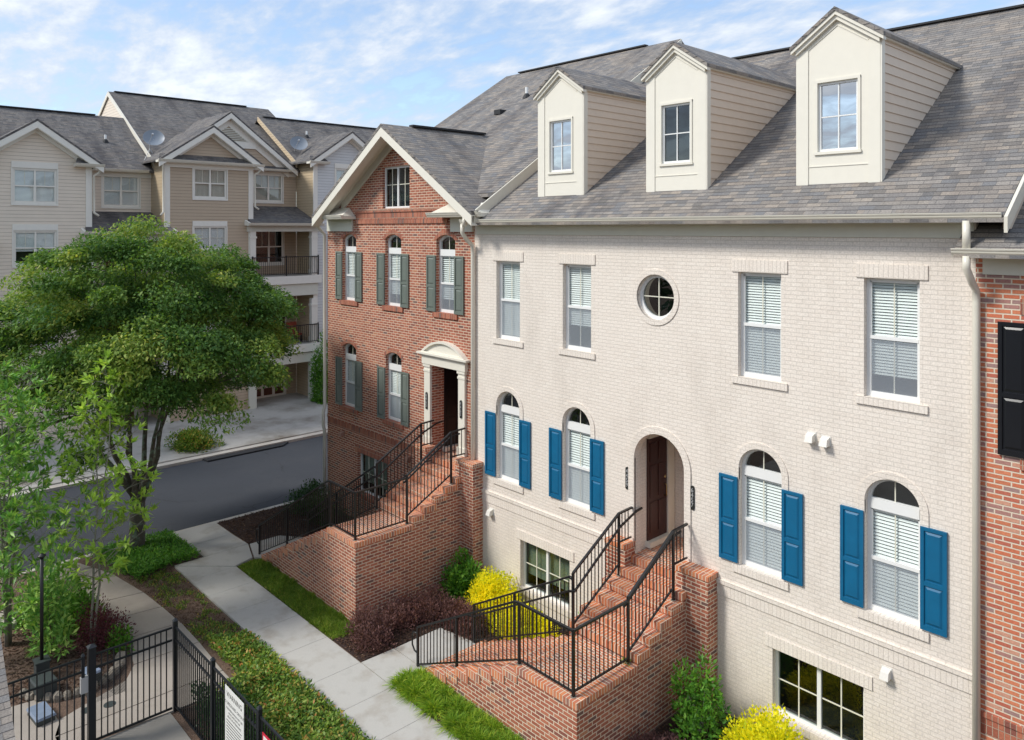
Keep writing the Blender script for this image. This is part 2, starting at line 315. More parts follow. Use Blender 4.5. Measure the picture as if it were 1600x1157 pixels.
class MB:
    def __init__(s, T=None): s.v = []; s.f = []; s.T = T or (lambda a, b, c: (a, b, c))
    def P(s, *a): s.v.append(tuple(s.T(*a))); return len(s.v) - 1
    def box(s, a0, a1, b0, b1, c0, c1):
        i = [s.P(a, b, c) for c in (c0, c1) for b in (b0, b1) for a in (a0, a1)]
        for q in ((0, 2, 3, 1), (4, 5, 7, 6), (0, 1, 5, 4), (2, 6, 7, 3), (0, 4, 6, 2), (1, 3, 7, 5)): s.f.append([i[k] for k in q])
        return s
    def face(s, pts): s.f.append([s.P(*p) for p in pts]); return s
    def solid(s, A, B):   # prism between two matching polygons (3d)
        n = len(A); a = [s.P(*p) for p in A]; b = [s.P(*p) for p in B]
        s.f.append(a[::-1]); s.f.append(b)
        for k in range(n): s.f.append([a[k], a[(k + 1) % n], b[(k + 1) % n], b[k]])
        return s
    def prism(s, poly, c0, c1, perm=None):  # poly in (a,b), extruded in c ; perm reorders into T coordinates
        perm = perm or (lambda a, b, c: (a, b, c))
        return s.solid([perm(a, b, c0) for a, b in poly], [perm(a, b, c1) for a, b in poly])
    def ring(s, A, B, d0, d1, back=False):  # outlines A outer, B inner in (u,v); front at d0, back at d1
        n = len(A)
        ia = [s.P(a, b, d0) for a, b in A]; ib = [s.P(a, b, d0) for a, b in B]
        ja = [s.P(a, b, d1) for a, b in A]; jb = [s.P(a, b, d1) for a, b in B]
        for k in range(n):
            m = (k + 1) % n
            s.f += [[ia[k], ia[m], ib[m], ib[k]], [ib[k], ib[m], jb[m], jb[k]], [ja[k], ja[m], ia[m], ia[k]]]
            if back: s.f.append([jb[k], jb[m], ja[m], ja[k]])
        return s
    def tube(s, pts, r, n=8, cap=True):
        pts = [Vector(p) for p in pts]; rs = r if isinstance(r, (list, tuple)) else [r] * len(pts)
        rings = []; ref = None
        for i, p in enumerate(pts):
            d = ((pts[min(i + 1, len(pts) - 1)] - p).normalized() + (p - pts[max(i - 1, 0)]).normalized())
            d = d.normalized() if d.length > 1e-6 else Vector((0, 0, 1))
            if ref is None: ref = d.orthogonal().normalized()
            x = (ref - d * ref.dot(d)).normalized(); ref = x; y = d.cross(x)
            k = 1.0
            if 0 < i < len(pts) - 1:
                c = d.dot((pts[i + 1] - p).normalized()); k = 1 / max(c, .5)
            rings.append([s.P(*(p + (x * math.cos(a) + y * math.sin(a)) * rs[i] * (k if False else 1))) for a in [2 * math.pi * j / n for j in range(n)]])
        for a, b in zip(rings, rings[1:]):
            for j in range(n): s.f.append([a[j], a[(j + 1) % n], b[(j + 1) % n], b[j]])
        if cap: s.f.append(rings[0][::-1]); s.f.append(rings[-1])
        return s
    def bar(s, p, q, wd, ht):  # rectangular bar between two points, wd horizontal, ht vertical-ish
        p = Vector(p); q = Vector(q); d = (q - p).normalized()
        x = d.cross(Vector((0, 0, 1)));  x = x.normalized() if x.length > 1e-4 else Vector((1, 0, 0)); y = x.cross(d).normalized()
        A = [p + x * a * wd / 2 + y * b * ht / 2 for a, b in ((-1, -1), (1, -1), (1, 1), (-1, 1))]
        B = [v + (q - p) for v in A]
        return s.solid([tuple(v) for v in A], [tuple(v) for v in B])
    def build(s, name, mat, parent=None, smooth=False, swap=False, fix=True, loc=None):
        me = bpy.data.meshes.new(name); me.from_pydata(s.v, [], s.f)
        if fix:
            import bmesh
            bm = bmesh.new(); bm.from_mesh(me); bmesh.ops.recalc_face_normals(bm, faces=bm.faces); bm.to_mesh(me); bm.free()
        me.update(); face_uv(me, swap)
        return link(name, me, mat, parent, smooth, loc)
def FY(Y0): return lambda u, v, d: (u, Y0 - d, v)          # frame on a wall facing -Y
def FX(X0): return lambda u, v, d: (X0 + d, u, v)          # frame on a wall facing +X
def outline(u0, u1, v0, v1, rise=0, n=14):                 # v1 = spring line
    if not rise: return [(u0, v0), (u1, v0), (u1, v1), (u0, v1)]
    c = (u0 + u1) / 2; hw = (u1 - u0) / 2
    if abs(rise - hw) < 1e-6 or rise > hw * .98:
        arc = [(c + hw * math.cos(math.pi * k / n), v1 + rise * math.sin(math.pi * k / n)) for k in range(n + 1)]
    else:
        Rr = (hw * hw + rise * rise) / (2 * rise); a = math.asin(hw / Rr)
        arc = [(c + Rr * math.sin(a - 2 * a * k / n), v1 - (Rr - rise) + Rr * math.cos(a - 2 * a * k / n)) for k in range(n + 1)]
    return [(u0, v0), (u1, v0)] + arc
def inset(u0, u1, v0, v1, rise, f, n=14):
    if not rise: return outline(u0 + f, u1 - f, v0 + f, v1 - f)
    if rise > (u1 - u0) / 2 * .98: return outline(u0 + f, u1 - f, v0 + f, v1, rise - f, n)
    return outline(u0 + f, u1 - f, v0 + f, v1 - f, rise, n)
def circle(cu, cv, r, n=36): return [(cu + r * math.cos(2 * math.pi * k / n), cv + r * math.sin(2 * math.pi * k / n)) for k in range(n)]
def wall(T, outer, holes, reveal, name, mat, parent):
    mb = MB(T); loops = [outer] + holes
    flat = [p for l in loops for p in l]
    tris = tessellate_polygon([[Vector((a, b, 0)) for a, b in l] for l in loops])
    ids = [mb.P(a, b, 0) for a, b in flat]
    n0 = (Vector(T(0, 0, 1)) - Vector(T(0, 0, 0)))
    def add(f):
        p = [Vector(mb.v[i]) for i in f[:3]]; nn = (p[1] - p[0]).cross(p[2] - p[0])
        mb.f.append(f if nn.dot(n0) > 0 else f[::-1])
    for t in tris: add([ids[k] for k in t])
    for h in holes:
        k0 = [mb.P(a, b, 0) for a, b in h]; k1 = [mb.P(a, b, -reveal) for a, b in h]
        c = Vector(T(sum(a for a, b in h) / len(h), sum(b for a, b in h) / len(h), -reveal / 2))
        for k in range(len(h)):
            m = (k + 1) % len(h); f = [k0[k], k0[m], k1[m], k1[k]]
            p = [Vector(mb.v[i]) for i in f]; nn = (p[1] - p[0]).cross(p[2] - p[0])
            mb.f.append(f if nn.dot(c - p[0]) > 0 else f[::-1])
    return mb.build(name, mat, parent, fix=False)
def text_mesh(name, body, size, T, u, v, d, mat, parent, vertical=False, ext=.004, align='CENTER'):
    cu = bpy.data.curves.new(name, 'FONT'); cu.body = body; cu.size = size; cu.align_x = align; cu.align_y = 'CENTER'; cu.extrude = ext; cu.resolution_u = 2
    if vertical: cu.space_line = .78
    o = bpy.data.objects.new(name, cu); COL.objects.link(o)
    dg = bpy.context.evaluated_depsgraph_get(); me = bpy.data.meshes.new_from_object(o.evaluated_get(dg))
    bpy.data.objects.remove(o); bpy.data.curves.remove(cu)
    for x in me.vertices: x.co = T(u + x.co.x, v + x.co.y, d + x.co.z)
    me.materials.clear(); me.update()
    return link(name, me, mat, parent)

# ------------------------------------------------------------------ windows, shutters
def window(parent, T, u0, u1, v0, v1, rise=0, dep=.11, fr=.055, kind='hung', blind='slats', cols=1, glass='glass', transom=None, meet=.5, muntin_lower=True, screen=True, mw=.018, back=.35, drop=1.0, frame_mat='white_vinyl', label=None):
    """opening u0..u1 x v0..v1(+rise); window plane dep behind the wall face"""
    f = MB(T); A = outline(u0, u1, v0, v1, rise); B = inset(u0, u1, v0, v1, rise, fr)
    f.ring(A, B, -dep, -dep - .07)
    top = v1 if not rise else v1
    iu0, iu1 = u0 + fr, u1 - fr
    W = (iu1 - iu0) / cols; hung_top = top - (fr if not rise else 0)
    if transom: f.box(iu0, iu1, transom[0], transom[1], -dep - .05, -dep + .012); hung_top = transom[0]
    for k in range(1, cols): f.box(iu0 + W * k - .035, iu0 + W * k + .035, v0 + fr, hung_top, -dep - .05, -dep + .004)
    vm = v0 + fr + (hung_top - v0 - fr) * meet
    if kind == 'hung':
        f.box(iu0, iu1, vm - .028, vm + .028, -dep - .05, -dep + .006)
        for a in (iu0, iu1 - .022): f.box(a, a + .022, vm, hung_top, -dep - .055, -dep - .012)
        f.box(iu0, iu1, hung_top - .025, hung_top, -dep - .055, -dep - .012)
        for k in range(cols):
            a0, a1 = iu0 + W * k + (.035 if k else 0), iu0 + W * (k + 1) - (.035 if k < cols - 1 else 0)
            f.box(a0, a0 + .02, v0 + fr, vm, -dep - .05, -dep - .004); f.box(a1 - .02, a1, v0 + fr, vm, -dep - .05, -dep - .004)
            f.box(a0, a1, v0 + fr, v0 + fr + .04, -dep - .05, -dep - .003)
    wo = f.build('window', frame_mat, parent)
    if label: wo['label'] = label
    g = MB(T); g.face([(a, b, -dep - .035) for a, b in B]); g.build('glass_pane', glass, wo)
    m = MB(T); d0, d1 = -dep - .033, -dep - .022
    if kind == 'hung':
        for k in range(cols):
            c = iu0 + W * (k + .5)
            m.box(c - mw / 2, c + mw / 2, vm + .03, (hung_top if not transom else hung_top), d0, d1)
            if muntin_lower: m.box(c - mw / 2, c + mw / 2, v0 + fr + .04, vm - .028, d0, d1)
        if transom: c = (u0 + u1) / 2; m.box(c - mw / 2, c + mw / 2, transom[1], v1 + rise - fr, d0, d1)
    elif kind == 'grid':
        for k in range(cols):
            c = iu0 + W * (k + .5); m.box(c - mw / 2, c + mw / 2, v0 + fr, top - fr, d0, d1)
        m.box(iu0, iu1, vm - mw / 2, vm + mw / 2, d0 + .001, d1 - .001)
    elif kind == 'cross':
        c = (u0 + u1) / 2; m.box(c - mw / 2, c + mw / 2, v0 + fr, v1 + rise - fr, d0, d1); m.box(iu0, iu1, vm - mw / 2, vm + mw / 2, d0 + .001, d1 - .001)
    if m.f: m.build('muntin', 'muntin_cream', wo)
    if screen and kind == 'hung':
        s = MB(T); s.face([(iu0, v0 + fr, -dep - .006), (iu1, v0 + fr, -dep - .006), (iu1, vm - .028, -dep - .006), (iu0, vm - .028, -dep - .006)]); s.build('insect_screen', 'insect_screen', wo)
    bt = hung_top
    if blind == 'slats' or blind == 'slats_dim':
        s = MB(T); z = bt - .03
        while z > bt - (bt - v0 - fr - .01) * drop:
            s.solid([(iu0 + .01, z, -dep - .085), (iu1 - .01, z, -dep - .085), (iu1 - .01, z + .004, -dep - .085), (iu0 + .01, z + .004, -dep - .085)],
                    [(iu0 + .01, z - .036, -dep - .062), (iu1 - .01, z - .036, -dep - .062), (iu1 - .01, z - .032, -dep - .062), (iu0 + .01, z - .032, -dep - .062)]); z -= .050 if blind == 'slats' else .057
        s.build('blind', 'blind_white', wo)
    elif blind == 'shade':
        s = MB(T); s.face([(iu0, v0 + .3, -dep - .12), (iu1, v0 + .3, -dep - .12), (iu1, bt, -dep - .12), (iu0, bt, -dep - .12)]); s.build('roller_shade', 'shade_grey', wo)
    elif blind == 'curtain':
        s = MB(T); n = 24
        for k in range(n * cols):
            a = iu0 + (iu1 - iu0) * k / (n * cols); b = iu0 + (iu1 - iu0) * (k + 1) / (n * cols)
            da, db = (-dep - .09 - .03 * (k % 2)), (-dep - .09 - .03 * ((k + 1) % 2))
            s.face([(a, v0 + .03, da), (b, v0 + .03, db), (b, bt, db), (a, bt, da)])
        s.build('curtain', 'curtain', wo)
    k = MB(T); e = .03
    q = outline(u0 + .01, u1 - .01, v0 + .01, v1 - .01, rise * .97 if rise else 0)
    k.face([(a, b, -dep - back) for a, b in q])
    n = len(q)
    for i in range(n):
        a, b = q[i], q[(i + 1) % n]; k.face([(a[0], a[1], -dep - .06), (b[0], b[1], -dep - .06), (b[0], b[1], -dep - back), (a[0], a[1], -dep - back)])
    k.build('dark_room', 'interior', wo, fix=False)
    return wo
def shutter(parent, T, u0, u1, v0, v1, mat, split=.545):
    s = MB(T); d = .015; fw = .055
    vm = v0 + (v1 - v0) * (1 - split)
    s.box(u0 + .02, u1 - .02, v0 + .02, v1 - .02, d, d + .012)
    for a, b, c, e in ((u0, u0 + fw, v0, v1), (u1 - fw, u1, v0, v1)): s.box(a, b, c, e, d - .008, d + .034)
    for c, e in ((v0, v0 + fw * 1.5), (v1 - fw, v1), (vm - .035, vm + .035)): s.box(u0 + fw, u1 - fw, c, e, d - .008, d + .031)
    for c, e in ((v0 + fw * 1.5, vm - .035), (vm + .035, v1 - fw)):   # raised bevelled panel
        a0, a1 = u0 + fw, u1 - fw; g = .012; k = .05
        s.solid([(a0 + g, c + g, d + .010), (a1 - g, c + g, d + .010), (a1 - g, e - g, d + .010), (a0 + g, e - g, d + .010)],
                [(a0 + k, c + k, d + .028), (a1 - k, c + k, d + .028), (a1 - k, e - k, d + .028), (a0 + k, e - k, d + .028)])
    return s.build('shutter', mat, parent)
def gutter(parent, P, s0, s1, name='gutter', mat='gutter_cream'):
    """P(o, z, s): o outward, z up from the gutter top, s along"""
    prof = [(0, 0), (.125, 0), (.125, -.022), (.112, -.03), (.105, -.06), (.08, -.095), (.065, -.125), (0, -.125)]
    g = MB(P); g.solid([(a, b, s0) for a, b in prof], [(a, b, s1) for a, b in prof])
    g.box(.116, .132, -.008, .004, s0, s1)
    return g.build(name, mat, parent)

# ------------------------------------------------------------------ ground, road, paths
G = lambda z: (lambda a, b, c: (a, b, z + c))
def sheet(name, pts, z, mat, th=None, kind='structure', label=None):
    m = MB()
    if th: m.solid([(a, b, z - th) for a, b in pts], [(a, b, z) for a, b in pts])
    else: m.face([(a, b, z) for a, b in pts])
    o = m.build(name, mat); tag(o, kind=kind, label=label); return o
sheet('ground', [(-1500, -1500), (1500, -1500), (1500, 1500), (-1500, 1500)], -.16, 'soil')
sheet('soil_bed', [(-24.05, -12), (4, -12), (4, 13.4), (-24.05, 13.4)], -.012, 'soil', .14)
sheet('street', [(-31.35, -120), (-24.22, -120), (-24.22, 160), (-31.35, 160)], -.13, 'asphalt', .02)
sheet('driveway', [(-41, -60), (-31.72, -60), (-31.72, 80), (-41, 80)], .03, 'drive_concrete', .17)
def kerb(name, x0, x1, y0, y1, z, mat='kerb_concrete', seg=3.0):
    m = MB(); y = y0
    while y < y1: m.box(x0, x1, y + .006, min(y + seg, y1) - .006, -.15, z); y += seg
    return tag(m.build(name, mat), kind='structure')
kerb('kerb', -24.22, -24.05, -30, 60, .0); kerb('kerb', -31.72, -31.35, -60, 80, -.02)
o = sheet('asphalt_patch', [(-31.34, 12.0), (-30.95, 12.05), (-30.95, 15.3), (-31.34, 15.75)], -.07, 'asphalt_patch', .06, kind='structure')
# main pavement in slabs, with real joints
def slabs(name, quads, z, mat):
    m = MB()
    for q in quads:
        c = (sum(p[0] for p in q) / len(q), sum(p[1] for p in q) / len(q)); sh = .006
        pts = []
        for a, b in q:
            d = math.hypot(a - c[0], b - c[1]); pts.append((a + (c[0] - a) / d * sh, b + (c[1] - b) / d * sh))
        m.solid([(a, b, z - .08) for a, b in pts], [(a, b, z) for a, b in pts])
    return tag(m.build(name, mat), kind='structure')
YL, YR = 7.52, 8.76
joints = [-21.7, -20.5, -19.3, -18.1, -16.9, -15.55, -14.15, -12.95, -11.75, -10.55, -9.35, -8.15, -6.95, -5.75, -4.55, -3.35]
qs = [[(a, YL), (b, YL), (b, YR), (a, YR)] for a, b in zip(joints, joints[1:])]
qs += [[(-21.7, YL), (-20.5, YR), (-20.75, 9.35), (-21.72, 9.64), (-21.72, 8.34)][:5],
       [(-22.75, 8.34), (-21.72, 8.34), (-21.72, 9.64), (-22.75, 9.6)], [(-24.04, 8.25), (-22.76, 8.34), (-22.76, 9.6), (-24.04, 9.6)]]
qs[-3] = [(-21.71, 7.53), (-21.71, 9.64), (-20.75, 9.34), (-20.56, 8.77), (-20.52, 8.76), (-21.68, 7.53)]; qs[0] = [(-21.66, 7.52), (-20.5, 7.52), (-20.5, 8.74)]
slabs('sidewalk', qs, .035, 'sidewalk_concrete')
slabs('path', [[(-21.7, 9.68), (-20.74, 9.38), (-20.5, 9.6), (-20.5, 11.05), (-21.1, 11.05), (-21.7, 10.6)],
               [(-14.15, 8.78), (-12.84, 8.78), (-12.84, 9.6), (-14.12, 9.6)], [(-14.12, 9.61), (-12.84, 9.61), (-12.84, 11.1), (-14.12, 10.9)]], .03, 'sidewalk_concrete')
slabs('walkway', [[(-23.9, 4.7), (-23.35, 4.6), (-22.6, 5.35), (-22.3, 6.15), (-22.8, 6.0), (-23.9, 5.6)],
                  [(-22.58, 5.35), (-20.9, 5.32), (-20.7, 6.41), (-22.28, 6.16)], [(-20.88, 5.32), (-19.75, 5.34), (-19.6, 6.5), (-20.68, 6.42)],
                  [(-19.73, 5.34), (-18.6, 5.42), (-18.5, 6.56), (-19.58, 6.51)], [(-18.58, 5.42), (-17.4, 5.2), (-17.35, 6.56), (-18.48, 6.57)],
                  [(-17.38, 5.2), (-16.9, 4.9), (-16.4, 3.6), (-15.9, 3.4), (-15.9, 6.5), (-17.33, 6.56)], [(-15.88, 3.4), (-15.4, 3.4), (-15.2, 5.25), (-15.2, 6.5), (-15.88, 6.5)],
                  [(-17.6, 2.2), (-15.9, 1.2), (-15.3, 1.2), (-15.3, 3.38), (-16.4, 3.58), (-17.4, 3.5)]], .02, 'walk_concrete')
slabs('pool_deck', [[(-15.28, -6), (-6, -6), (-6, 2.4), (-15.28, 2.4)], [(-15.28, 2.42), (-12.2, 2.42), (-12.2, 5.2), (-15.2, 5.2)], [(-12.18, 2.42), (-6, 2.42), (-6, 5.2), (-12.18, 5.2)]], .02, 'deck_concrete')
sheet('mulch_bed', [(-24.0, 9.66), (-21.75, 9.7), (-21.7, 10.65), (-21.1, 11.1), (-17.3, 11.2), (-17.3, 13), (-24.0, 13)], .012, 'mulch', .06)
sheet('mulch_bed', [(-15.5, 8.82), (-14.2, 8.82), (-14.14, 11.1), (-12.8, 11.15), (-10.35, 11.2), (-10.35, 13), (-15.5, 13)], .012, 'mulch', .06)
sheet('mulch_bed', [(-8.55, 9.4), (-3, 9.4), (-3, 13), (-8.55, 13)], .012, 'mulch', .06)
sheet('gravel_bed', [(-20.8, 1.0), (-17.5, 1.0), (-17.35, 3.6), (-16.95, 4.6), (-17.5, 5.1), (-19.6, 5.25), (-20.8, 5.2)], .01, 'soil', .06)

# ------------------------------------------------------------------ shared house pieces
def roof_slab(parent, poly, th=.11, mat='shingle', name='roof', edge=None):
    m = MB(); m.solid([(a, b, c - th) for a, b, c in poly], list(poly)); return m.build(name, mat, parent)
def downspout(parent, pts, r=.055, mat='gutter_cream'):
    m = MB(); m.tube(pts, r, 12)
    return m.build('downspout', mat, parent, smooth=True)
def soldier(parent, T, u0, u1, v0, v1, d=.022, mat='painted_rowlock', name='lintel'):
    m = MB(T); m.box(u0, u1, v0, v1, -.03, d); return m.build(name, mat, parent)
def arc_band(parent, T, u0, u1, v1, rise, th, d, mat, name='arch_trim', drop=0):
    A = outline(u0 - th, u1 + th, v1 - drop, v1, rise + th, 20)[2:]; B = outline(u0, u1, v1 - drop, v1, rise, 20)[2:]
    if drop: A = [(u1 + th, v1 - drop)] + A + [(u0 - th, v1 - drop)]; B = [(u1, v1 - drop)] + B + [(u0, v1 - drop)]
    m = MB(T)
    for k in range(len(A) - 1):
        m.solid([(*A[k], -.03), (*A[k + 1], -.03), (*B[k + 1], -.03), (*B[k], -.03)], [(*A[k], d), (*A[k + 1], d), (*B[k + 1], d), (*B[k], d)])
    return m.build(name, mat, parent)
def vent_box(parent, T, u, v, mat='vent_white'):
    m = MB(T); w_, h = .07, .085
    m.solid([(u - w_, v - h, 0), (u + w_, v - h, 0), (u + w_, v + h * .8, 0), (u - w_, v + h * .8, 0)],
            [(u - w_, v - h, .15), (u + w_, v - h, .15), (u + w_ * .9, v + h * .3, .11), (u - w_ * .9, v + h * .3, .11)])
    m.box(u - w_ * 1.25, u + w_ * 1.25, v - h * 1.1, v + h, 0, .008)
    return m.build('exhaust_vent', mat, parent)
def plaque(parent, T, u, v, digits, h=.48):
    m = MB(T); q = [(u + .042 * math.cos(a), v + (h / 2 - .042) + .042 * math.sin(a)) for a in np.linspace(0, math.pi, 9)] + [(u + .042 * math.cos(a), v - (h / 2 - .042) + .042 * math.sin(a)) for a in np.linspace(math.pi, 2 * math.pi, 9)]
    m.solid([(a, b, .0) for a, b in q], [(a, b, .025) for a, b in q]); p = m.build('house_number_plaque', 'plaque', parent)
    if digits:
        t = text_mesh('number', '\n'.join(digits), .125, T, u, v + .005, .027, 'digit_grey', p, vertical=True, ext=.003)
    return p
def roof_vent(parent, x, y, z, kind='pipe', n=(0, -.54, .84), s=1.0):
    m = MB()
    if kind == 'pipe':
        m.tube([(x, y, z - .1), (x, y, z + .34 * s)], .055, 10); o = m.build('vent_pipe', 'white_vinyl', parent)
        b = MB(); b.tube([(x, y, z - .1), (x, y, z + .04), (x, y, z + .12 * s)], [.17, .12, .065], 10); b.build('pipe_boot', 'lead_black', o); return o
    m.box(x - .16, x + .16, y - .16, y + .16, z - .06, z + .10); return m.build('roof_vent', 'lead_black', parent)

T0 = FY(13.0)
def spout_path(x, ztop, zb=-.02, y=12.56, jog=0):
    return [(x, y, ztop), (x, y, ztop - .22), (x + jog, 12.72, ztop - .42), (x + jog, 12.90, ztop - .55), (x + jog, 12.915, ztop - .8), (x + jog, 12.915, zb)]
# ------------------------------------------------------------------ white painted brick townhouse
WH = empty('painted_brick_townhouse', (-9.5, 13, 0), 'off-white painted brick townhouse with blue shutters, arched doorway and three dormers', 'house')
WX0, WX1 = -15.38, -3.66
up = [-14.09, -11.77, -7.225, -4.885]; lo = [-14.085, -11.775, -7.205, -4.87]
holes = [outline(c - .435, c + .435, 6.5, 8.49) for c in up] + [outline(c - .435, c + .435, 2.93, 4.78, .435) for c in lo]
holes += [circle(-9.57, 7.88, .475)[::1], outline(-13.64, -11.99, .46, 1.65), outline(-6.96, -5.32, .46, 1.65)]
DA0, DA1, DAS = -10.11, -8.85, 4.42
holes.append(outline(DA0, DA1, 2.38, DAS, .63))
wall(T0, [(WX0, -.1), (WX1, -.1), (WX1, 9.42), (WX0, 9.42)], holes, .2, 'front_wall', 'painted_brick', WH)
m = MB(); m.face([(WX1, 13, -.1), (WX1, 26.5, -.1), (WX1, 26.5, 9.6), (WX1, 13, 9.4)]); m.face([(WX0, 26.5, -.1), (WX1, 26.5, -.1), (WX1, 26.5, 9.6), (WX0, 26.5, 9.6)]); m.build('rear_wall', 'painted_brick', WH)
bl = ['slats', 'slats', 'slats', 'slats']
for i, c in enumerate(up):
    window(WH, T0, c - .435, c + .435, 6.5, 8.49, blind='slats', drop=(1.0, .72, 1.0, .84)[i])
    soldier(WH, T0, c - .56, c + .56, 8.49, 8.72); m = MB(T0); m.box(c - .56, c + .56, 6.38, 6.508, -.13, .035); m.build('window_sill', 'painted_rowlock', WH)
for c in lo:
    window(WH, T0, c - .435, c + .435, 2.93, 4.78, .435, blind='slats_dim', transom=(4.64, 4.82), glass='glass')
    arc_band(WH, T0, c - .435, c + .435, 4.78, .435, .12, .02, 'painted_brick', drop=.22)
    m = MB(T0); m.box(c - .56, c + .56, 2.80, 2.938, -.13, .035); m.build('window_sill', 'painted_rowlock', WH)
for a, b in ((-14.92, -14.535), (-13.64, -13.26), (-12.615, -12.225), (-11.335, -10.945), (-8.045, -7.655), (-6.76, -6.37), (-5.70, -5.315), (-4.43, -4.045)):
    shutter(WH, T0, a, b, 2.98, 4.60, 'blue_paint')
# round window
m = MB(T0); m.ring(circle(-9.57, 7.88, .585), circle(-9.57, 7.88, .475), .02, -.03); m.build('arch_trim', 'painted_brick', WH)
m = MB(T0); m.ring(circle(-9.57, 7.88, .475), circle(-9.57, 7.88, .405), -.10, -.17); rw = m.build('round_window', 'white_vinyl', WH)
m = MB(T0); m.face([(a, b, -.14) for a, b in circle(-9.57, 7.88, .41)]); m.build('glass_pane', 'glass_dark', rw)
m = MB(T0); m.box(-9.58, -9.56, 7.48, 8.28, -.138, -.12); m.box(-9.97, -9.17, 7.87, 7.89, -.137, -.121); m.build('muntin', 'muntin_cream', rw)
m = MB(T0); m.face([(a, b, -.4) for a, b in circle(-9.57, 7.88, .47)]); m.build('dark_room', 'interior', rw)
for u0, u1 in ((-13.64, -11.99), (-6.96, -5.32)):
    window(WH, T0, u0, u1, .46, 1.65, kind='grid', cols=2, blind='shade' if u0 < -10 else None, glass='glass_dim', dep=.11, meet=.5, back=1.0, mw=.022)
    soldier(WH, T0, u0 - .14, u1 + .14, 1.65, 1.87); m = MB(T0); m.box(u0 - .12, u1 + .12, .33, .468, -.13, .035); m.build('window_sill', 'painted_rowlock', WH)
# belt course: projecting cap over a soldier course
m = MB(T0)
for a, b in ((WX0 + .1, -10.18), (-8.8, WX1)): m.box(a, b, 2.47, 2.545, -.02, .045)
m.build('belt_course', 'painted_brick', WH)
m = MB(T0)
for a, b in ((WX0 + .1, -10.5), (-8.2, WX1)): m.box(a, b, 2.245, 2.468, -.02, .02)
m.build('belt_course', 'painted_rowlock', WH)
# arched entry: raised surround, alcove, side door, mailbox
arc_band(WH, T0, DA0, DA1, DAS, .63, .15, .03, 'painted_brick', drop=1.95)
al = MB(); AX0, AX1, AYB = DA0 - .02, DA1 + .02, 14.45
al.face([(AX0, 13.2, 2.38), (AX0, AYB, 2.38), (AX0, AYB, 5.3), (AX0, 13.2, 5.3)]); al.face([(AX1, 13.2, 2.38), (AX1, AYB, 2.38), (AX1, AYB, 5.3), (AX1, 13.2, 5.3)])
al.face([(AX0, AYB, 2.38), (AX1, AYB, 2.38), (AX1, AYB, 5.3), (AX0, AYB, 5.3)]); al.face([(AX0, 13.2, 5.25), (AX1, 13.2, 5.25), (AX1, AYB, 5.25), (AX0, AYB, 5.25)])
al.build('entry_alcove', 'painted_brick', WH, fix=False)
def side_door(parent, X, y0, y1, z0, z1, mat, yb):
    T = FX(X); m = MB(T); m.box(y0, y1, z0 + .14, z1, .0, .03)
    for a, b in ((y0 + .08, (y0 + y1) / 2 - .03), ((y0 + y1) / 2 + .03, y1 - .08)):
        for c, e in ((z0 + .3, z0 + .95), (z0 + 1.05, z0 + 1.75), (z0 + 1.85, z1 - .12)): m.box(a, b, c, e, .03, .042)
    d = m.build('front_door', mat, parent)
    h = MB(T); h.tube([(y1 - .09, z0 + 1.25, .03), (y1 - .09, z0 + 1.25, .09), (y1 - .09, z0 + 1.0, .09), (y1 - .09, z0 + 1.0, .03)], .013, 8); h.tube([(y1 - .09, z0 + 1.42, .03), (y1 - .09, z0 + 1.42, .06)], .03, 10); h.build('door_handle', 'brass', d, smooth=True)
    f = MB(T); f.box(y1, y1 + .10, z0 + .12, z1 + .1, -.01, .07); f.box(y1 + .10, yb - .02, z0 + .02, z1 + .1, -.01, .03); f.box(y0 - .05, y1 + .12, z0 + .02, z0 + .14, -.01, .14); f.box(y0, y1, z1, z1 + .1, -.01, .07)
    f.build('door_frame', 'cream_trim', parent)
side_door(WH, AX0, 13.44, 14.14, 2.39, 4.75, 'door_red', AYB)
m = MB(FY(AYB)); m.box(-9.72, -9.42, 3.15, 3.33, 0, .03); mb_ = m.build('mail_slot', 'muntin_cream', WH); m = MB(FY(AYB)); m.box(-9.66, -9.48, 3.22, 3.26, .03, .04); m.build('slot_flap', 'brass', mb_)
plaque(WH, T0, -10.30, 3.95, '4459'); plaque(WH, T0, -8.66, 3.95, '6457')
for u, v in ((-14.71, 2.05), (-6.22, 5.66), (-5.96, 5.64), (-4.95, 2.06)): vent_box(WH, T0, u, v)
# eaves
m = MB(T0); m.box(WX0 + .12, WX1 - .02, 9.16, 9.40, -.02, .035); m.box(WX0 + .12, WX1 - .02, 9.385, 9.44, .035, .12); m.build('frieze_board', 'soffit_green', WH)
m = MB(); m.box(WX0 + .1, -3.3, 12.62, 13.03, 9.40, 9.425); m.build('soffit', 'soffit_green', WH)
gutter(WH, lambda o, z, s: (s, 12.62 - o, 9.535 + z), -15.42, -3.2)
PW = .641
zr = lambda y: 9.55 + PW * (y - 12.6)
RY = 19.9
roof_slab(WH, [(-15.0, 12.53, zr(12.53)), (-3.17, 12.53, zr(12.53)), (-3.17, RY, zr(RY)), (-15.0, RY, zr(RY))])
roof_slab(WH, [(-15.0, RY, zr(RY)), (-3.17, RY, zr(RY)), (-3.17, RY + 7, zr(RY) - 4.5), (-15.0, RY + 7, zr(RY) - 4.5)])
m = MB(); m.bar((-14.9, RY, zr(RY) + .03), (-3.2, RY, zr(RY) + .03), .2, .045); m.build('ridge_vent', 'lead_black', WH)
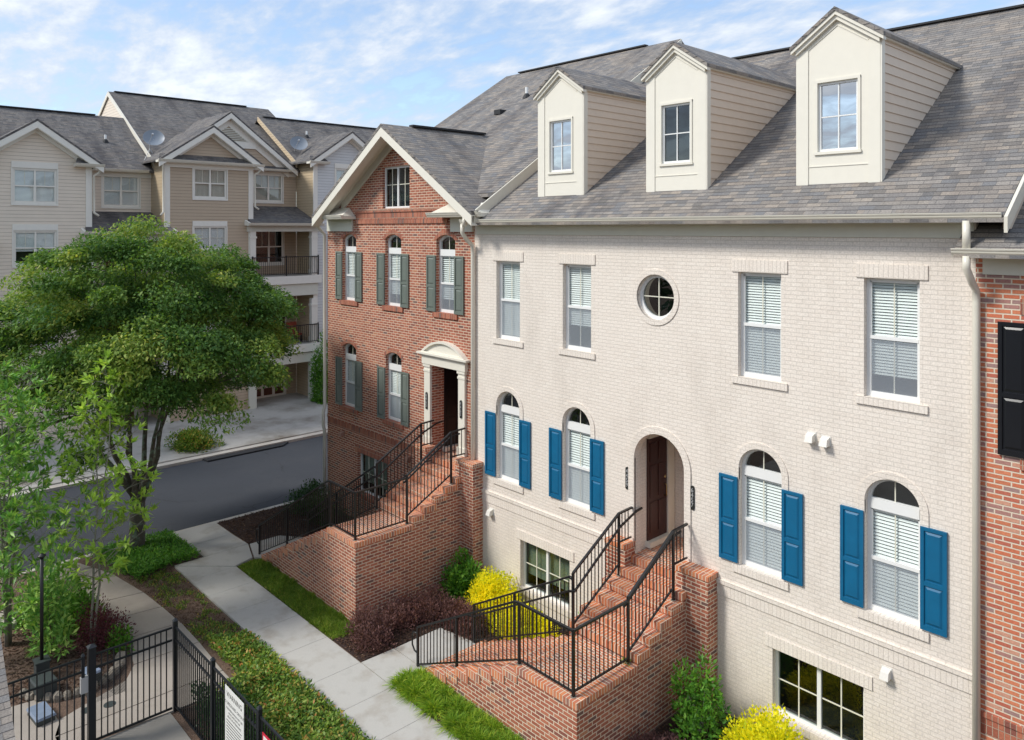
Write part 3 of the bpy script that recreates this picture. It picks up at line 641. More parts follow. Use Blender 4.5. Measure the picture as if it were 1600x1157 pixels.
m = MB(); m.solid([(-3.165, 12.5, zr(12.5) - .24), (-3.165, RY, zr(RY) - .24), (-3.165, RY, zr(RY) - .01), (-3.165, 12.5, zr(12.5) - .01)], [(-3.12, 12.5, zr(12.5) - .24), (-3.12, RY, zr(RY) - .24), (-3.12, RY, zr(RY) - .01), (-3.12, 12.5, zr(12.5) - .01)]); m.build('rake_board', 'gutter_cream', WH)
m = MB(); m.face([(-3.2, 12.6, 9.3), (-3.2, 19.9, 9.3), (-3.2, 19.9, zr(RY) - .1), (-3.2, 12.6, zr(12.6) - .1)]); m.build('party_wall', 'dormer_board', WH)
downspout(WH, [(-3.66, 12.56, 9.42), (-3.66, 12.56, 8.98)]); downspout(WH, spout_path(-15.36, 9.42))
# dormers
def dormer(parent, c, glass='glass_sky'):
    hw, yf, ze, zp = .735, 13.47, 12.58, 13.10; zb = zr(yf) - .1
    T = FY(yf)
    fr = wall(T, [(c - hw, zb), (c + hw, zb), (c + hw, ze), (c, zp), (c - hw, ze)], [outline(c - .36, c + .36, 10.69, 11.93)], .1, 'dormer', 'cream_trim', parent)
    m = MB(T)   # applied trim: corner boards, window casing, gable panel edge
    m.box(c - hw - .004, c - hw + .20, zb, ze - .03, 0, .018); m.box(c + hw - .20, c + hw + .004, zb, ze - .03, 0, .018)
    m.box(c - .405, c - .36, 10.64, 11.97, 0, .022); m.box(c + .36, c + .405, 10.64, 11.97, 0, .022); m.box(c - .405, c + .405, 11.93, 11.985, 0, .023); m.box(c - .42, c + .42, 10.635, 10.685, 0, .035)
    for z in (10.42,): m.box(c - hw + .2, c + hw - .2, z, z + .015, 0, .012)
    for s in (-1, 1):
        A = [(c, zp - .16), (c + s * (hw - .2), zp - .16 - .50 * (hw - .2) / hw), (c + s * (hw - .2), zp - .19 - .50 * (hw - .2) / hw), (c, zp - .19)]
        m.solid([(a, b, 0) for a, b in A], [(a, b, .012) for a, b in A])
    m.build('dormer_trim', 'cream_trim', fr)
    w_ = MB(T); w_.ring(outline(c - .36, c + .36, 10.69, 11.93), outline(c - .315, c + .315, 10.735, 11.885), -.03, -.08); wo = w_.build('dormer_window', 'white_vinyl', fr)
    w_ = MB(T); w_.face([(c - .32, 10.73, -.06), (c + .32, 10.73, -.06), (c + .32, 11.89, -.06), (c - .32, 11.89, -.06)]); w_.build('dormer_glass', glass, fr)
    w_ = MB(T); w_.box(c - .011, c + .011, 10.73, 11.89, -.058, -.04); w_.box(c - .32, c + .32, 11.30, 11.322, -.057, -.041); w_.build('dormer_muntin', 'white_vinyl', fr)
    k = MB(); k.box(c - .34, c + .34, yf + .2, yf + .22, 10.7, 11.92); k.build('dark_room', 'interior', fr)
    # lap siding on both cheeks, real boards
    for s in (-1, 1):
        sd = MB(); z = zb
        x = c + s * hw
        while z < ze - .02:
            z1 = min(z + .165, ze); y0 = yf + .01
            ya = 12.6 + (z - 9.55) / PW + .1; yb = 12.6 + (z1 - 9.55) / PW + .1
            sd.solid([(x - s * .02, y0, z), (x - s * .02, ya, z), (x - s * .02, yb, z1), (x - s * .02, y0, z1)],
                     [(x + s * .022, y0, z), (x + s * .022, ya, z), (x + s * .004, yb, z1), (x + s * .004, y0, z1)]); z = z1
        sd.build('dormer_siding', 'dormer_board', fr)
        cbx = MB(); cbx.box(min(x, x + s * .03), max(x, x + s * .03), yf - .012, yf + .12, zb, ze - .02); cbx.build('corner_board', 'cream_trim', fr)
    # gable roof
    yb = 12.6 + (zp + .14 - 9.55) / PW + .2; ov = .10; yo = yf - .13
    for s in (-1, 1):
        sl_ = (zp - ze) / hw
        P0 = (c, zp + .13); P1 = (c + s * (hw + ov), zp + .13 - sl_ * (hw + ov))
        m = MB(); m.solid([(P0[0], yo, P0[1] - .07), (P1[0], yo, P1[1] - .07), (P1[0], yb, P1[1] - .07), (P0[0], yb, P0[1] - .07)], [(P0[0], yo, P0[1]), (P1[0], yo, P1[1]), (P1[0], yb, P1[1]), (P0[0], yb, P0[1])]); m.build('dormer_roof', 'shingle', fr)
        m = MB()   # raking cornice in two steps
        for a, b, y0, y1 in ((-.07, -.14, yo + .02, yf + .01), (-.13, -.22, yo + .06, yf + .012)):
            h = hw + ov - (.01 if a > -.1 else .09)
            m.solid([(c, y0, zp + .13 + a), (c + s * h, y0, zp + .13 - sl_ * h + a), (c + s * h, y0, zp + .13 - sl_ * h + b), (c, y0, zp + .13 + b)],
                    [(c, y1, zp + .13 + a), (c + s * h, y1, zp + .13 - sl_ * h + a), (c + s * h, y1, zp + .13 - sl_ * h + b), (c, y1, zp + .13 + b)])
        m.box(*sorted((c + s * (hw + .005), c + s * (hw + ov - .02))), yo + .03, yb - .6, ze - .03, ze + .0)
        m.build('raking_cornice', 'cream_trim', fr)
    return fr
for c, g in ((-12.72, 'glass_sky'), (-9.39, 'glass_dark'), (-5.97, 'glass_sky')): dormer(WH, c, g)

# ------------------------------------------------------------------ red brick townhouse (left)
RD = empty('red_brick_townhouse', (-19, 13, 0), 'red brick townhouse with grey-green shutters and a front gable', 'house')
GX, GZ, GP = -18.81, 12.36, .64
gz = lambda x: GZ - GP * abs(x - GX)
RX0, RX1 = -23.05, -15.38
rc_up = [-21.665, -19.165, -16.62]; rc_lo = [-21.665, -19.15]
holes = [outline(c - .42, c + .42, 6.97, 8.99, .15) for c in rc_up] + [outline(c - .42, c + .42, 3.52, 5.45, .15) for c in rc_lo]
holes += [outline(-19.72, -18.32, 9.92, 11.17), outline(-21.15, -19.48, .95, 2.2), outline(-17.22, -16.02, 2.96, 5.5)]
wall(T0, [(RX0, -.1), (RX1, -.1), (RX1, gz(RX1) - .14), (GX, GZ - .14), (RX0, gz(RX0) - .14)], holes, .2, 'front_wall', 'red_brick', RD)
m = MB(); m.face([(RX0, 13, -.1), (RX0, 30, -.1), (RX0, 30, 9.6), (RX0, 21.5, 15.3), (RX0, 13, 9.6)]); m.build('side_wall', 'red_brick', RD)
for c in rc_up:
    window(RD, T0, c - .42, c + .42, 6.97, 8.99, .15, transom=(8.55, 8.73), blind='slats_dim' if c > -17 else 'slats', drop=1.0 if c < -19.5 else .8)
    arc_band(RD, T0, c - .42, c + .42, 8.99, .15, .13, .012, 'red_rowlock', 'brick_arch')
    m = MB(T0); m.box(c - .54, c + .54, 6.84, 6.978, -.13, .045); m.build('window_sill', 'red_rowlock', RD)
for c in rc_lo:
    window(RD, T0, c - .42, c + .42, 3.52, 5.45, .15, transom=(5.04, 5.22), blind='slats')
    arc_band(RD, T0, c - .42, c + .42, 5.45, .15, .13, .012, 'red_rowlock', 'brick_arch')
    m = MB(T0); m.box(c - .54, c + .54, 3.39, 3.528, -.13, .045); m.build('window_sill', 'red_rowlock', RD)
for a, b in ((-22.46, -22.08), (-21.25, -20.87), (-20.0, -19.60), (-18.73, -18.34), (-17.45, -17.05), (-16.20, -15.81)): shutter(RD, T0, a, b, 6.99, 8.56, 'green_paint')
for a, b in ((-22.46, -22.08), (-21.25, -20.86), (-19.97, -19.58), (-18.71, -18.33)): shutter(RD, T0, a, b, 3.53, 5.09, 'green_paint')
window(RD, T0, -19.72, -18.32, 9.92, 11.17, kind='cross2', cols=2, blind=None, glass='glass_dark', dep=.08, back=.8)
m = MB(T0)
for c in (-19.35, -18.69): m.box(c - .01, c + .01, 9.97, 11.12, -.118, -.10)
m.box(-19.66, -18.38, 10.62, 10.64, -.117, -.101); m.build('muntin', 'muntin_cream', RD)
window(RD, T0, -21.15, -19.48, .95, 2.2, kind='grid', cols=2, blind='shade', glass='glass_dim', back=1.0)
soldier(RD, T0, -21.3, -19.33, 2.2, 2.42, .018, 'red_rowlock'); m = MB(T0); m.box(-21.25, -19.38, .83, .958, -.13, .04); m.build('window_sill', 'red_rowlock', RD)
m = MB(T0); m.box(RX0 + .02, -17.6, 2.78, 2.99, -.02, .014); m.box(-15.66, RX1 - .02, 2.78, 2.99, -.02, .014); m.build('belt_course', 'red_rowlock', RD)
m = MB(T0); m.box(RX0 + .02, -17.6, 2.995, 3.07, -.02, .035); m.box(RX0 + .02, -17.6, 2.70, 2.775, -.02, .02); m.build('belt_course', 'red_brick', RD)
m = MB(T0); m.box(-21.25, -16.5, 9.58, 9.80, -.02, .012); m.build('soldier_course', 'red_rowlock', RD)
m = MB(T0); m.box(-21.25, -16.5, 9.805, 9.88, -.02, .04); m.box(-21.25, -16.5, 9.46, 9.575, -.02, .035); m.build('soldier_course', 'red_rowlock', RD)
for u, v in ((-22.03, 2.62), (-18.33, 2.62)): vent_box(RD, T0, u, v, 'vent_brown')
# door surround
m = MB(T0)
for a, b in ((-17.55, -17.22), (-16.02, -15.69)):
    m.box(a + .03, b - .03, 2.98, 5.5, 0, .07); m.box(a, b, 2.97, 3.45, 0, .095); m.box(a + .01, b - .01, 5.28, 5.34, 0, .085); m.box(a, b, 5.42, 5.5, 0, .095)
m.box(-17.58, -15.66, 5.5, 5.74, 0, .11); m.box(-17.66, -15.58, 5.74, 5.78, 0, .15); m.box(-17.72, -15.52, 5.78, 5.83, 0, .20)
m.build('door_surround', 'cream_trim', RD)
q = outline(-17.58, -15.66, 5.83, 5.835, .37, 18); qi = outline(-17.44, -15.80, 5.86, 5.865, .28, 18)
m = MB(T0); m.solid([(a, b, 0) for a, b in q], [(a, b, .085) for a, b in q]); m.ring(q, qi, .15, .085); m.build('arched_pediment', 'cream_trim', RD)
al = MB(); BX0, BX1, BYB = -17.21, -16.03, 14.45
al.face([(BX0, 13.2, 2.9), (BX0, BYB, 2.9), (BX0, BYB, 5.5), (BX0, 13.2, 5.5)]); al.face([(BX1, 13.2, 2.9), (BX1, BYB, 2.9), (BX1, BYB, 5.5), (BX1, 13.2, 5.5)])
al.face([(BX0, BYB, 2.9), (BX1, BYB, 2.9), (BX1, BYB, 5.5), (BX0, BYB, 5.5)]); al.build('entry_alcove', 'red_brick', RD, fix=False)
m = MB(); m.face([(BX0, 13.2, 5.49), (BX1, 13.2, 5.49), (BX1, BYB, 5.49), (BX0, BYB, 5.49)]); m.build('alcove_ceiling', 'cream_trim', RD)
side_door(RD, BX0, 13.40, 14.25, 2.97, 5.38, 'door_black', BYB)
plaque(RD, FY(12.93), -17.385, 4.46, '4465'); plaque(RD, FY(12.93), -15.855, 4.48, '4463')
# roofs
z2 = lambda y: 9.86 + .65 * (y - 12.6); RY2 = 21.5; LX, RXv = -23.4, -14.8
roof_slab(RD, [(LX, 13.2, z2(13.2)), (RXv, 13.2, z2(13.2)), (RXv, RY2, z2(RY2)), (LX, RY2, z2(RY2))])
roof_slab(RD, [(LX, RY2, z2(RY2)), (RXv, RY2, z2(RY2)), (RXv, RY2 + 8, z2(RY2) - 5.2), (LX, RY2 + 8, z2(RY2) - 5.2)])
m = MB(); m.bar((-22.6, RY2, z2(RY2) + .03), (-16.2, RY2, z2(RY2) + .03), .2, .045); m.build('ridge_vent', 'lead_black', RD)
m = MB(); m.solid([(RXv + .002, 12.45, z2(12.45) - .36), (RXv + .002, RY2, z2(RY2) - .36), (RXv + .002, RY2, z2(RY2) - .015), (RXv + .002, 12.45, z2(12.45) - .015)], [(RXv + .05, 12.45, z2(12.45) - .36), (RXv + .05, RY2, z2(RY2) - .36), (RXv + .05, RY2, z2(RY2) - .015), (RXv + .05, 12.45, z2(12.45) - .015)]); m.build('rake_board', 'ochre_trim' if 'ochre_trim' in MATS else 'gutter_cream', RD)
m = MB(); m.face([(RXv - .03, 12.6, 9.4), (RXv - .03, RY2, 9.4), (RXv - .03, RY2, z2(RY2) - .1), (RXv - .03, 12.6, z2(12.6) - .1)]); m.build('party_wall', 'dormer_board', RD)
for s in (-1, 1):
    xe = GX + s * 4.08; yb = 16.9; yo = 12.32
    m = MB(); m.solid([(GX, yo, GZ - .10), (xe, yo, gz(xe) - .10), (xe, yb, gz(xe) - .10), (GX, yb, GZ - .10)], [(GX, yo, GZ), (xe, yo, gz(xe)), (xe, yb, gz(xe)), (GX, yb, GZ)]); m.build('gable_roof', 'shingle', RD)
    m = MB()
    for a, b, y0, y1, xx in ((-.10, -.33, yo + .01, yo + .05, xe), (-.10, -.125, yo + .05, 13.0, xe), (-.12, -.40, 12.955, 13.0, GX + s * 3.3), (-.33, -.37, yo + .01, 12.6, xe)):
        m.solid([(GX, y0, GZ + a), (xx, y0, gz(xx) + a), (xx, y0, gz(xx) + b), (GX, y0, GZ + b)], [(GX, y1, GZ + a), (xx, y1, gz(xx) + a), (xx, y1, gz(xx) + b), (GX, y1, GZ + b)])
    m.build('raking_cornice', 'cream_trim', RD)
m = MB(); m.bar((GX, 13.4, GZ + .03), (GX, 16.3, GZ + .03), .2, .06); m.build('ridge_vent', 'lead_black', RD)
for a, b in ((-23.0, -21.25), (-16.78, -14.62)):   # cornice returns with small metal roofs
    r_ = gutter(RD, lambda o, z, s: (s, 12.55 - o, 9.735 + z), a, b, 'cornice_return')
    m = MB(); m.box(a + .02, b - .02, 12.55, 13.0, 9.61, 9.70)
    m.solid([(a + .03, 12.5, 9.705), (b - .03, 12.5, 9.705), (b - .03, 12.98, 9.705), (a + .03, 12.98, 9.705)], [(a + .35, 12.97, 9.98), (b - .35, 12.97, 9.98), (b - .35, 12.975, 9.98), (a + .35, 12.975, 9.98)])
    m.build('return_cap', 'cream_trim', RD)
for a, b in ((-23.0, -21.42), (-16.35, -15.42)): m = MB(T0); m.box(a, b, 9.22, 9.61, -.02, .06); m.build('frieze_board', 'soffit_green', RD)
downspout(RD, [(-23.0, 12.5, 9.6), (-23.0, 12.5, 9.5), (-23.12, 12.75, 9.3), (-23.12, 12.93, 9.1), (-23.12, 12.93, 3.3), (-23.08, 12.86, 3.15), (-23.08, 12.86, 2.7), (-23.12, 12.93, 2.5), (-23.12, 12.93, 0)])
downspout(RD, [(-15.2, 12.5, 9.6), (-15.2, 12.5, 9.36)])
roof_vent(RD, -19.6, 19.0, z2(19.0)); roof_vent(RD, -19.9, 18.0, z2(18.0), 'box')

# ------------------------------------------------------------------ right red brick townhouse (mostly outside the frame)
RR = empty('brick_townhouse', (-1, 13, 0), 'orange-red brick townhouse with black shutters at the right edge', 'house')
wall(T0, [(-3.66, -.1), (6, -.1), (6, 8.9), (-3.66, 8.9)], [outline(-2.95, -2.05, 5.93, 8.05)], .2, 'front_wall', 'right_brick', RR)
window(RR, T0, -2.95, -2.05, 5.93, 8.05); shutter(RR, T0, -3.36, -2.96, 5.97, 7.93, 'black_paint'); shutter(RR, T0, -2.04, -1.64, 5.97, 7.93, 'black_paint')
soldier(RR, T0, -3.08, -1.92, 8.05, 8.28, .018, 'red_rowlock'); m = MB(T0); m.box(-3.08, -1.92, 5.80, 5.938, -.13, .04); m.build('window_sill', 'red_rowlock', RR)
m = MB(T0); m.box(-3.6, 6, 1.75, 1.98, -.02, .014); m.box(-3.6, 6, 1.985, 2.06, -.02, .035); m.build('belt_course', 'right_soldier' if 'right_soldier' in MATS else 'red_rowlock', RR)
m = MB(T0); m.box(-3.56, 6, 8.62, 8.88, -.02, .035); m.build('frieze_board', 'soffit_green', RR)
m = MB(); m.box(-3.7, 6, 12.62, 13.03, 8.88, 8.905); m.build('soffit', 'soffit_green', RR)
gutter(RR, lambda o, z, s: (s, 12.62 - o, 9.01 + z), -3.85, 6)
z3 = lambda y: 9.03 + PW * (y - 12.6)
roof_slab(RR, [(-3.82, 12.53, z3(12.53)), (6, 12.53, z3(12.53)), (6, 19.9, z3(19.9)), (-3.82, 19.9, z3(19.9))])
downspout(RR, [(-3.66, 12.56, 8.9), (-3.66, 12.56, 8.72), (-3.63, 12.72, 8.5), (-3.63, 12.90, 8.38), (-3.63, 12.915, 8.2), (-3.63, 12.915, -.02)])

# ------------------------------------------------------------------ brick stoops with stairs
def stoop(label, x0, xl, zl, n, run, xs, facade_dx):
    root = empty('brick_stoop', (x0, 11, 0), label, 'stoop')
    r = zl / n; nos = [xl - (n - k) * run for k in range(1, n + 1)]   # nosing of riser k
    prof = [(nos[0], -.1)]
    for k in range(1, n + 1):
        z = k * r - (.14 if k < n else .11); prof.append((nos[k - 1], z)); prof.append((nos[k] if k < n else x0, z))
    prof.append((x0, -.1))
    m = MB(); m.solid([(a, 9.5, b) for a, b in prof], [(a, 11.15, b) for a, b in prof]); m.build('brick_base', 'stoop_brick', root)
    ur, urun = .17, .345; Y = [11.15 + k * urun for k in range(6)]
    prof = [(11.15, -.1)]
    for k in range(1, 7):
        z = zl + k * ur - .145; prof.append((Y[k - 1], z)); prof.append((Y[k] if k < 6 else 12.99, z))
    prof.append((12.99, -.1))
    m = MB(); m.solid([(xs, a, b) for a, b in prof], [(x0 - .002, a, b) for a, b in prof]); m.build('brick_base', 'stoop_brick', root)
    m = MB()
    for k in range(1, n): m.box(nos[k - 1] - .02, nos[k] + .04, 9.475, 11.15, k * r - .139, k * r)
    m.box(xl - .02, xl + .19, 9.69, 11.13, zl - .109, zl)
    m.build('lower_steps', 'stoop_rowlock', root, swap=True)
    m = MB()
    for k in range(1, 7): m.box(xs - .012, x0 + .02, Y[k - 1] - .02, (Y[k] + .03) if k < 6 else 13.0, zl + k * ur - .144, zl + k * ur)
    m.build('upper_steps', 'stoop_rowlock', root)
    m = MB(); m.box(facade_dx[0], facade_dx[1], 12.99, 14.44, zl + 6 * ur - .1, zl + 6 * ur - .001); m.build('porch_floor', 'stoop_floor', root)
    m = MB(); m.box(xl - .025, x0 + .025, 9.472, 9.689, zl - .11, zl + .004); m.build('landing_cap', 'stoop_rowlock', root)
    m = MB(); m.box(x0 - .20, x0 + .024, 9.69, 11.13, zl - .11, zl + .003); m.build('landing_cap', 'stoop_rowlock', root, swap=True)
    m = MB(); m.box(xl + .19, x0 - .2, 9.69, 11.13, zl - .1, zl - .002); m.build('landing_floor', 'stoop_floor', root)
    for a, b in ((x0 - .22, x0 + .50), (xs - .32, xs + .20)):
        m = MB(); m.box(a, b, 12.66, 12.998, -.1, zl + 1.20); p = m.build('pier', 'stoop_brick', root)
        m = MB(); m.box(a - .02, b + .02, 12.635, 12.999, zl + 1.20, zl + 1.29); m.build('pier_cap', 'stoop_rowlock', p)
    return root, r
def lerp(a, b, t): return a + (b - a) * t
def railing(label, x0, xl, zl, n, run, xs, side):
    root = empty('stair_railing', (x0 if side == 'outer' else xs, 11, 0), label, 'railing', 'black stair railings on the brick stoops')
    r = zl / n; zn = lambda x: max(0, zl + (x - xl) * r / run)
    def post(x, y, z0, z1, s=.045):
        m = MB(); m.box(x - s / 2, x + s / 2, y - s / 2, y + s / 2, z0, z1); o = m.build('post', 'black_metal', root)
        m = MB(); m.tube([(x, y, z0), (x, y, z0 + .012)], .055, 8); m.build('post_foot', 'stone', o)
    def panel(p, q, bp, bq, gap=.112, rail=True):
        """p,q top rail ends (x,y,z), bp,bq bottom rail heights"""
        Lh = math.hypot(q[0] - p[0], q[1] - p[1]); k = max(1, round(Lh / gap)); m = MB()
        for i in range(1, k):
            t = i / k; x, y = lerp(p[0], q[0], t), lerp(p[1], q[1], t); m.box(x - .008, x + .008, y - .008, y + .008, lerp(bp, bq, t), lerp(p[2], q[2], t) - .01)
        m.bar((p[0], p[1], bp), (q[0], q[1], bq), .034, .026); m.build('baluster_panel', 'black_metal', root)
    def rails(pts, name='top_rail', wd=.05, ht=.036):
        m = MB()
        for a, b in zip(pts, pts[1:]): m.bar(a, b, wd, ht)
        m.build(name, 'black_metal', root)
    xp = x0 - .15
    if side == 'outer':
        xa = xl - (n - 1) * run - .36; ya = 9.58; pl = xl + .0
        T = [(xa, ya, .86), (pl - .12, ya, zl + 1.10), (pl, ya, zl + 1.12), (xp, ya, zl + 1.12), (xp, 11.06, zl + 1.14)]
        post(xa, ya, 0, .86); mid = lerp(xa, pl, .42); post(mid, ya, zn(mid) - .02, lerp(.86, zl + 1.12, .42) - .01)
        post(pl, ya, zl, zl + 1.13); post(xp, ya, zl, zl + 1.12); post(xp, 11.06, zl, zl + 1.22); post(xp, 12.46, zl + .68, zl + 2.02)
        rails(T); rails([(xp, 11.06, zl + 1.20), (xp, 12.46, zl + 2.03), (xp, 12.93, zl + 2.05)])
        rails([(xp - .06, 11.0, zl + 1.02), (xp - .06, 12.5, zl + 1.88), (xp - .06, 12.8, zl + 1.92)], 'handrail', .035, .035)
        panel((xa, ya, .86), (pl, ya, zl + 1.12), .07, zl + .09); panel((pl, ya, zl + 1.12), (xp, ya, zl + 1.12), zl + .09, zl + .09); panel((xp, ya, zl + 1.12), (xp, 11.06, zl + 1.14), zl + .09, zl + .09)
        panel((xp, 11.06, zl + 1.2), (xp, 12.46, zl + 2.03), zl + .2, zl + .93); panel((xp, 12.46, zl + 2.03), (xp, 12.93, zl + 2.05), zl + 1.38, zl + 1.38)
        m = MB(); m.tube([(xa, ya, .72), (xa - .17, ya, .70), (xa - .2, ya, .6), (xa - .2, ya, .42), (xa - .12, ya, .32), (xa, ya, .30)], .018, 8); m.build('handrail_loop', 'black_metal', root, smooth=True)
    else:
        ya = 11.05; xi = xs + .2; xa = xl - (n - 1) * run - .25
        post(xa, ya, 0, .88); mid = lerp(xa, xi, .44); post(mid, ya, max(0, zn(mid) - .05), lerp(.88, zl + 1.12, .44)); post(xi, ya, zl, zl + 1.2); post(xi - .05, 12.52, zl + .68, zl + 1.96)
        rails([(xa, ya, .88), (xi - .1, ya, zl + 1.10), (xi, ya, zl + 1.08)]); rails([(xi, ya, zl + 1.2), (xi - .05, 12.52, zl + 1.98), (xi - .05, 12.96, zl + 2.0)])
        rails([(xa - .2, ya - .07, .62), (xa + .05, ya - .07, .66), (xi - .05, ya - .07, zl + .86), (xi + .05, ya - .02, zl + .86), (xi, 12.5, zl + 1.72), (xi + .03, 12.98, zl + 1.92), (xi + .03, 13.2, zl + 1.95)], 'handrail', .036, .036)
        panel((xa, ya, .88), (xi, ya, zl + 1.1), .09, zl + .09); panel((xi, ya, zl + 1.2), (xi - .05, 12.52, zl + 1.98), zl + .2, zl + .93); panel((xi - .05, 12.52, zl + 1.98), (xi - .05, 12.93, zl + 2.0), zl + 1.38, zl + 1.38)
        m = MB()
        for t in (.25, .55, .9): x = lerp(xa, xi, t); z = lerp(.66, zl + .86, t); m.tube([(x, ya, z - .06), (x, ya - .07, z - .06), (x, ya - .07, z)], .008, 6)
        m.build('handrail_bracket', 'black_metal', root)
    return root
SA = dict(x0=-8.6, xl=-10.08, zl=1.37, n=9, run=.345, xs=-10.3); SB = dict(x0=-15.55, xl=-16.83, zl=1.95, n=13, run=.303, xs=-17.25)
stoop('brick stoop with turning stairs in front of the white brick house', facade_dx=(DA0 - .0, DA1 + .0), **SA)
stoop('brick stoop with turning stairs in front of the red brick gabled house', facade_dx=(BX0, BX1), **SB)
railing('black railing along the street side of the stoop at the white brick house', side='outer', **SA)
railing('black railing on the house side of the stoop at the white brick house', side='inner', **SA)
railing('black railing along the street side of the stoop at the red gabled house', side='outer', **SB)
railing('black railing on the house side of the stoop at the red gabled house', side='inner', **SB)

# ------------------------------------------------------------------ row of sided townhouses across the street
BX = -38.0; RXW = -40.0
TB, TR = FX(BX), FX(RXW)
def twin(parent, T, u0, u1, v0, v1, blind='slats', kind='hung', head=True, glass='glass', drop=1.0):
    w_ = window(parent, T, u0, u1, v0, v1, kind=kind, cols=2, blind=blind, drop=drop, dep=.02, fr=.075, glass=glass, screen=False, mw=.02, back=.5, muntin_lower=False, frame_mat='pale_trim_far')
    m = MB(T)
    if head: m.box(u0 - .04, u1 + .04, v1, v1 + .27, -.01, .03)
    m.box(u0 - .05, u0 + .0, v0 - .03, v1, -.01, .025); m.box(u1, u1 + .05, v0 - .03, v1, -.01, .025); m.box(u0 - .05, u1 + .05, v0 - .08, v0 - .0, -.01, .035)
    m.build('window_casing', 'pale_trim_far', w_)
def porch(parent, c0, c1, dz, tag_, garage=True):
    """recess c0..c1 between bays: pent roof, two balconies with columns and railings, garage door"""
    PX = -37.85
    m = MB(); zt, zb = 10.55 + dz, 9.62 + dz
    m.solid([(RXW, c0, zt - .1), (-37.45, c0 - .3, zb - .1), (-37.45, c1 + .3, zb - .1), (RXW, c1, zt - .1)], [(RXW, c0, zt), (-37.45, c0 - .3, zb), (-37.45, c1 + .3, zb), (RXW, c1, zt)]); m.build('porch_roof', 'shingle_far', parent)
    gutter(parent, lambda o, z, s: (-37.47 + o, s, zb - .02 + z), c0 - .42, c1 + .32)
    for a in (c0 - .42, c1 + .30):
        m = MB(); m.solid([(-37.5, a, zb - .15), (-38.0, a, zb - .15), (-38, a, zb + .14), (-37.5, a, zb)], [(-37.5, a + .1, zb - .15), (-38.0, a + .1, zb - .15), (-38, a + .1, zb + .14), (-37.5, a + .1, zb)]); m.build('porch_fascia', 'pale_trim_far', parent)
    m = MB(); m.box(PX - .25, PX + .02, c0 - .3, c1 + .25, 9.16 + dz, 9.48 + dz); m.build('porch_beam', 'soffit_green', parent)
    m = MB(); m.box(RXW, PX - .26, c0, c1, 9.44 + dz, 9.47 + dz); m.build('porch_ceiling', 'soffit_green', parent)
    m = MB(); m.box(PX - .25, PX, c0 - .25, c1 + .2, 5.72 + dz, 6.34 + dz); m.build('porch_beam', 'soffit_green', parent)
    m = MB(); m.box(PX - .25, PX, c0 - .2, c1 + .15, 2.1 + dz, 2.6 + dz); m.build('porch_beam', 'soffit_green', parent)
    for zf in (6.36 + dz, 2.66 + dz):
        m = MB(); m.box(RXW - .02, PX + .12, c0 - .33, c1 + .36, zf, zf + .42); b = m.build('balcony', 'pale_trim_far', parent)
        m = MB(); m.box(RXW, PX + .06, c0 + .02, c1 - .02, zf + .42, zf + .445); m.build('balcony_floor', 'drive_concrete', b)
        z = zf + .44; m = MB(); ya, yb_ = c0 - .08, c1 + .18
        m.box(PX + .02, PX + .06, ya, yb_, z + .98, z + 1.03); m.box(PX + .02, PX + .05, ya, yb_, z + .08, z + .11)
        k = int((yb_ - ya) / .115)
        for i in range(k + 1): y = ya + (yb_ - ya) * i / k; m.box(PX + .03, PX + .045, y - .008, y + .008, z + .1, z + 1.0)
        for y in (ya, (ya + yb_) / 2, yb_): m.box(PX + .01, PX + .07, y - .03, y + .03, z, z + 1.08)
        m.build('balcony_railing', 'black_metal', b)
        for y in (c0 - .02, c1 - .02):
            m = MB(); m.box(PX - .30, PX - .02, y - .15, y + .15, zf + .42, zf + 2.85); m.box(PX - .33, PX + .01, y - .18, y + .18, zf + .42, zf + .75); m.box(PX - .34, PX + .015, y - .19, y + .19, zf + 2.45, zf + 2.55); m.build('column', 'pale_trim_far', b)
    for y in (c0 - .03, c1 - .03):
        m = MB(); m.box(PX - .34, PX - .02, y - .2, y + .2, 0, 2.3 + dz); m.build('garage_pier', 'soffit_green', parent)
    twin(parent, TR, c0 + 1.0, c0 + 2.7, 7.35 + dz, 9.28 + dz, head=False, blind=None, glass='glass_dark')
    m = MB(TR); a0, a1, v0, v1 = c0 + .95, c0 + 2.85, 3.2 + dz, 5.7 + dz
    m.box(a0, a1, v0, v1, -.02, .05); d = m.build('french_door', 'pale_trim_far', parent)
    for k in range(2):
        m = MB(TR); b0 = a0 + .09 + k * .9; m.box(b0, b0 + .82, v0 + .05, v1 - .09, .03, .06); m.build('door_leaf', 'door_red', d)
        m = MB(TR); m.box(b0 + .16, b0 + .66, v0 + .55, v1 - .3, .055, .066); m.build('glass_pane', 'glass_dark', d)
    m = MB(TR); ga, gb = c0 + .15, c1 - .75
    m.box(ga - .12, gb + .12, 0, 2.55 + dz, .0, .06); g_ = m.build('garage_door', 'pale_trim_far', parent)
    m = MB(TR); rows = 4; cols_ = 4
    for i in range(cols_):
        for j in range(rows):
            a = ga + (gb - ga) * i / cols_; b = ga + (gb - ga) * (i + 1) / cols_; c = .08 + 2.15 * j / rows; e = .08 + 2.15 * (j + 1) / rows
            m.box(a + .08, b - .08, c + .07, e - .07, .055, .075)
    m.build('door_panel', 'garage_panel', g_)
